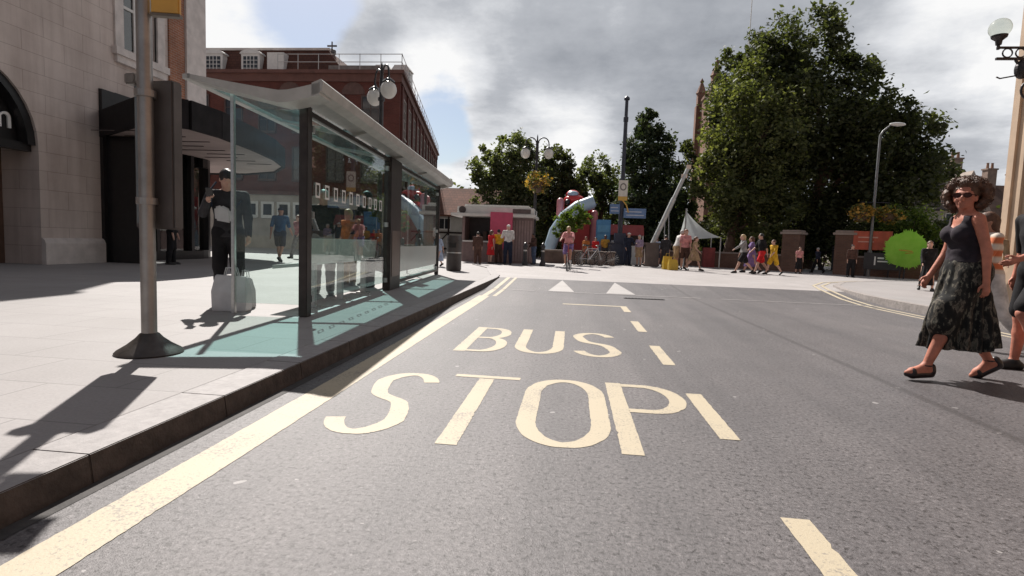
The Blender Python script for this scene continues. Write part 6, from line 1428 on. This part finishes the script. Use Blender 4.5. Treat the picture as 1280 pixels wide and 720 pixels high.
# tank top with straps and a scooped neck
F = SDF(lo, hi, hS); o_ = .014
torso(F, J, True, o_); F.cone(J['pel'] + J['up'] * .05 * s, J['waist'], .158 * s, .135 * s, .04, (1, 1.25, 1), o_)
F.clip(J['pel'] + J['up'] * .075 * s, -J['up']); F.clip(J['neck'] - J['up'] * .030 * s, J['up'])
F.carve(J['neck'] - J['up'] * .035 * s + J['fw'] * .07 * s, (.082 * s, .12 * s, .105 * s)); F.carve(J['neck'] - J['up'] * .0 * s - J['fw'] * .07 * s, (.085 * s, .09 * s, .09 * s))
for sx in (-1, 1): F.carve((J['shL'] if sx < 0 else J['shR']) + V3(sx * .045 * s, 0, -.01), (.070 * s, .14 * s, .095 * s))
F.rough(.004, 38); F.build('tank_top', cloth('aubergine', (.035, .028, .036)), wo_)
F = SDF(lo, hi, hS)
for S, sx in (('L', -1), ('R', 1)):
    q = J['neck'] - J['up'] * .055 * s + V3(sx * .085 * s, 0, 0)
    for f_, z_ in ((.075, -.09), (-.07, -.09)): F.cone(q + J['up'] * .012 * s, q + J['fw'] * f_ * s + J['up'] * z_ * s, .022 * s, .020 * s, .01)
F.build('strap', MATS['cloth_aubergine'], wo_)
# full skirt, swinging with the stride
F = SDF(lo, hi, hS); m_ = (J['kneeL'] + J['kneeR']) / 2; hz = .275 * s
F.skirt(J['pel'] + J['up'] * .115 * s, (.138 * s, .118 * s), V3(.0, -.02 * s, hz), (.20 * s, .295 * s), .02, 13, .030, .6)
F.cone(J['pel'] + V3(-.06 * s, -.03, 0), J['pel'] + V3(.06 * s, -.03, 0), .13 * s, .13 * s, .05, (1, 1.05, 1), .02)
F.cone(J['kneeL'] + V3(0, .02, .12), J['kneeL'] + V3(0, .035, -.02), .10, .11, .06); F.cone(J['hipR'] + V3(0, -.03, -.2), J['kneeR'] + V3(0, -.06, -.06), .11, .13, .06); F.cone(J['hipL'], J['kneeL'], .115 * s, .10 * s, .05); F.cone(J['hipR'], J['kneeR'], .115 * s, .10 * s, .05)
g_ = np.meshgrid(*F.ax, indexing='ij', sparse=True); F.D = np.maximum(F.D, (hz + .10 * np.clip(-g_[1], 0, .4) + .015 * np.sin(18 * g_[1]) + .012 * np.sin(25 * g_[0])) - g_[2])
F.clip(J['pel'] + J['up'] * .115 * s, J['up']); F.rough(.004, 30); F.build('skirt', print_cloth(), wo_)
# sandals: sole and straps
for S in 'LR':
    F = SDF(lo, hi, hS * .8)
    u_ = V3(0, 0, 1) if S == 'L' else V3(0, math.sin(rad(34)), math.cos(rad(34)))
    F.cone(J['heel' + S] - u_ * .028 * s, J['toe' + S] - u_ * .020 * s, .034 * s, .040 * s, .01, (1, 1, 1.0)); F.cone(J['toe' + S] - u_ * .018 * s, J['tip' + S] - u_ * .012 * s, .040 * s, .024 * s, .01)
    fl = F.D
    F.cone(J['heel' + S], J['heel' + S] + u_ * .03 * s, .040 * s, .036 * s, .01); F.ell(J['toe' + S] + u_ * .006 * s, (.046 * s, .028 * s, .034 * s), .01)
    F.build('sandal', mat('sandal_leather', (.022, .015, .016), .35, .3, 9), wo_)
    F = SDF(lo, hi, hS * .8)
    for k in range(10):
        a0, a1 = 2 * PI * k / 10, 2 * PI * (k + 1) / 10; r = .040 * s; c = J['ank' + S] + V3(0, 0, .005)
        F.cone(c + V3(r * math.cos(a0), r * 1.05 * math.sin(a0), 0), c + V3(r * math.cos(a1), r * 1.05 * math.sin(a1), 0), .007, .007, .002)
    F.build('ankle_strap', MATS['sandal_leather'], wo_)
# curly hair: a rough cap plus many small curls
R_ = J['hrot']; l2, h2 = bounds([J['head']], .30 * s); F = SDF(l2, h2, hS)
rng = np.random.default_rng(9)
F.ell(hp(J, (0, -.035, .045)), (.098 * s, .105 * s, .098 * s), .01, rot=R_)
for k in range(150):
    v = rng.normal(0, 1, 3); v /= np.linalg.norm(v)
    if v[1] > .30 and v[2] < .62: continue
    if v[2] < -.85: continue
    q = (v[0] * .138 + .0, v[1] * .118 - .045, v[2] * .126 + .022); r = rng.uniform(.024, .042) * s; F.ell(hp(J, q), (r, r, r), .006)
F.carve(hp(J, (0, .115, -.055)), (.075 * s, .075 * s, .12 * s)); F.rough(.007, 95)
hair = F.build('hair', HAIRS['brown'], wo_)
mb = MB()
for k in range(900):
    v = rng.normal(0, 1, 3); v /= np.linalg.norm(v)
    if v[1] > .25 and v[2] < .6: continue
    if v[2] < -.9: continue
    c = np.array(hp(J, (v[0] * .160, v[1] * .136 - .045, v[2] * .145 + .02))); a = rng.uniform(0, 6.28); r = rng.uniform(.010, .018)
    u = np.cross(v, rng.normal(0, 1, 3)); u /= np.linalg.norm(u); w = np.cross(v, u)
    mb.tube([c + u * r * math.cos(a + q * 1.1) + w * r * math.sin(a + q * 1.1) + v * .006 * q for q in range(6)], .0026, 4, False)
mb.build('curl', HAIRS['brown'], hair)
mb = MB()
for sx in (-1, 1):
    pr = [(.030 * math.cos(2 * PI * i / 16), .023 * math.sin(2 * PI * i / 16)) for i in range(16)]
    mb.extrude([(a + sx * .036, b) for a, b in pr], (0, .112, .004), (1, 0, 0), (0, 0, 1), (0, 1, 0), .006)
    mb.tube([(sx * .066, .112, .008), (sx * .080, .05, .008), (sx * .080, -.01, .004)], .0035, 6)
mb.tube([(-.012, .114, .008), (.012, .114, .008)], .004, 6)
mb.v = [tuple(J['head'] + np.array(R_ @ Vector(v)) * s) for v in mb.v]; mb.build('sunglasses', mat('sunglasses_brown', (.05, .012, .010), .12, .2, 5), wo_)
# woven shoulder bag hanging on her far side
# ------------------------------------------------------------------ people cut by the right edge
mx = W(1303, 330, 5.85); Hm = 1.80
pt, J2 = person('person in black t-shirt and black shorts walking left behind the woman', (mx.x, 5.85, 0), rad(95), Hm, dict(tL=30, kL=58, fL=42, tR=6, kR=4, aL=(24, 8, 42, 8), aR=(-12, 8, 20, 0), lean=5, yaw=8), skin='red', top=('black', .5), bottom=('shorts', 'black'), hair=('short', 'black'), h=.010)
mb = MB(); mb.box((0, 0, 0), (.006, .11, .03)); 
sx_ = W(1243, 320, 7.9)
def stripes():
    m, nt, b = new_mat('cloth_stripes'); sp = nt.n('ShaderNodeSeparateXYZ'); nt.l(nt.obj(), sp.inputs[0])
    w = nt.math('SINE', nt.math('MULTIPLY', sp.outputs[2], 42.0)); f = nt.math('ADD', nt.math('MULTIPLY', w, .5), .5)
    c = nt.ramp(f, [(.25, (.60, .16, .06)), (.55, (.62, .40, .27)), (.8, (.66, .58, .50))]); nt.l(c, b.inputs['Base Color']); b.inputs['Roughness'].default_value = .85; return m
stripes(); CL['stripes'] = bpy.data.materials['cloth_stripes']
sloc, sH = pp(1244, 7.2, 262, .0)
person('person in an orange and cream striped top walking just behind the woman', sloc, rad(85), sH, WALK2, fem=True, skin='tan', top=('stripes', .9), hem=.06, bottom=('trousers', 'white'), shoes='white', hair=('bob', 'brown'), h=.013)
for o in list(bpy.data.objects):
    if o.type == 'EMPTY' and not o.children: print('EMPTY THING', o.name)
print('faces', sum(len(m.polygons) for m in bpy.data.meshes))
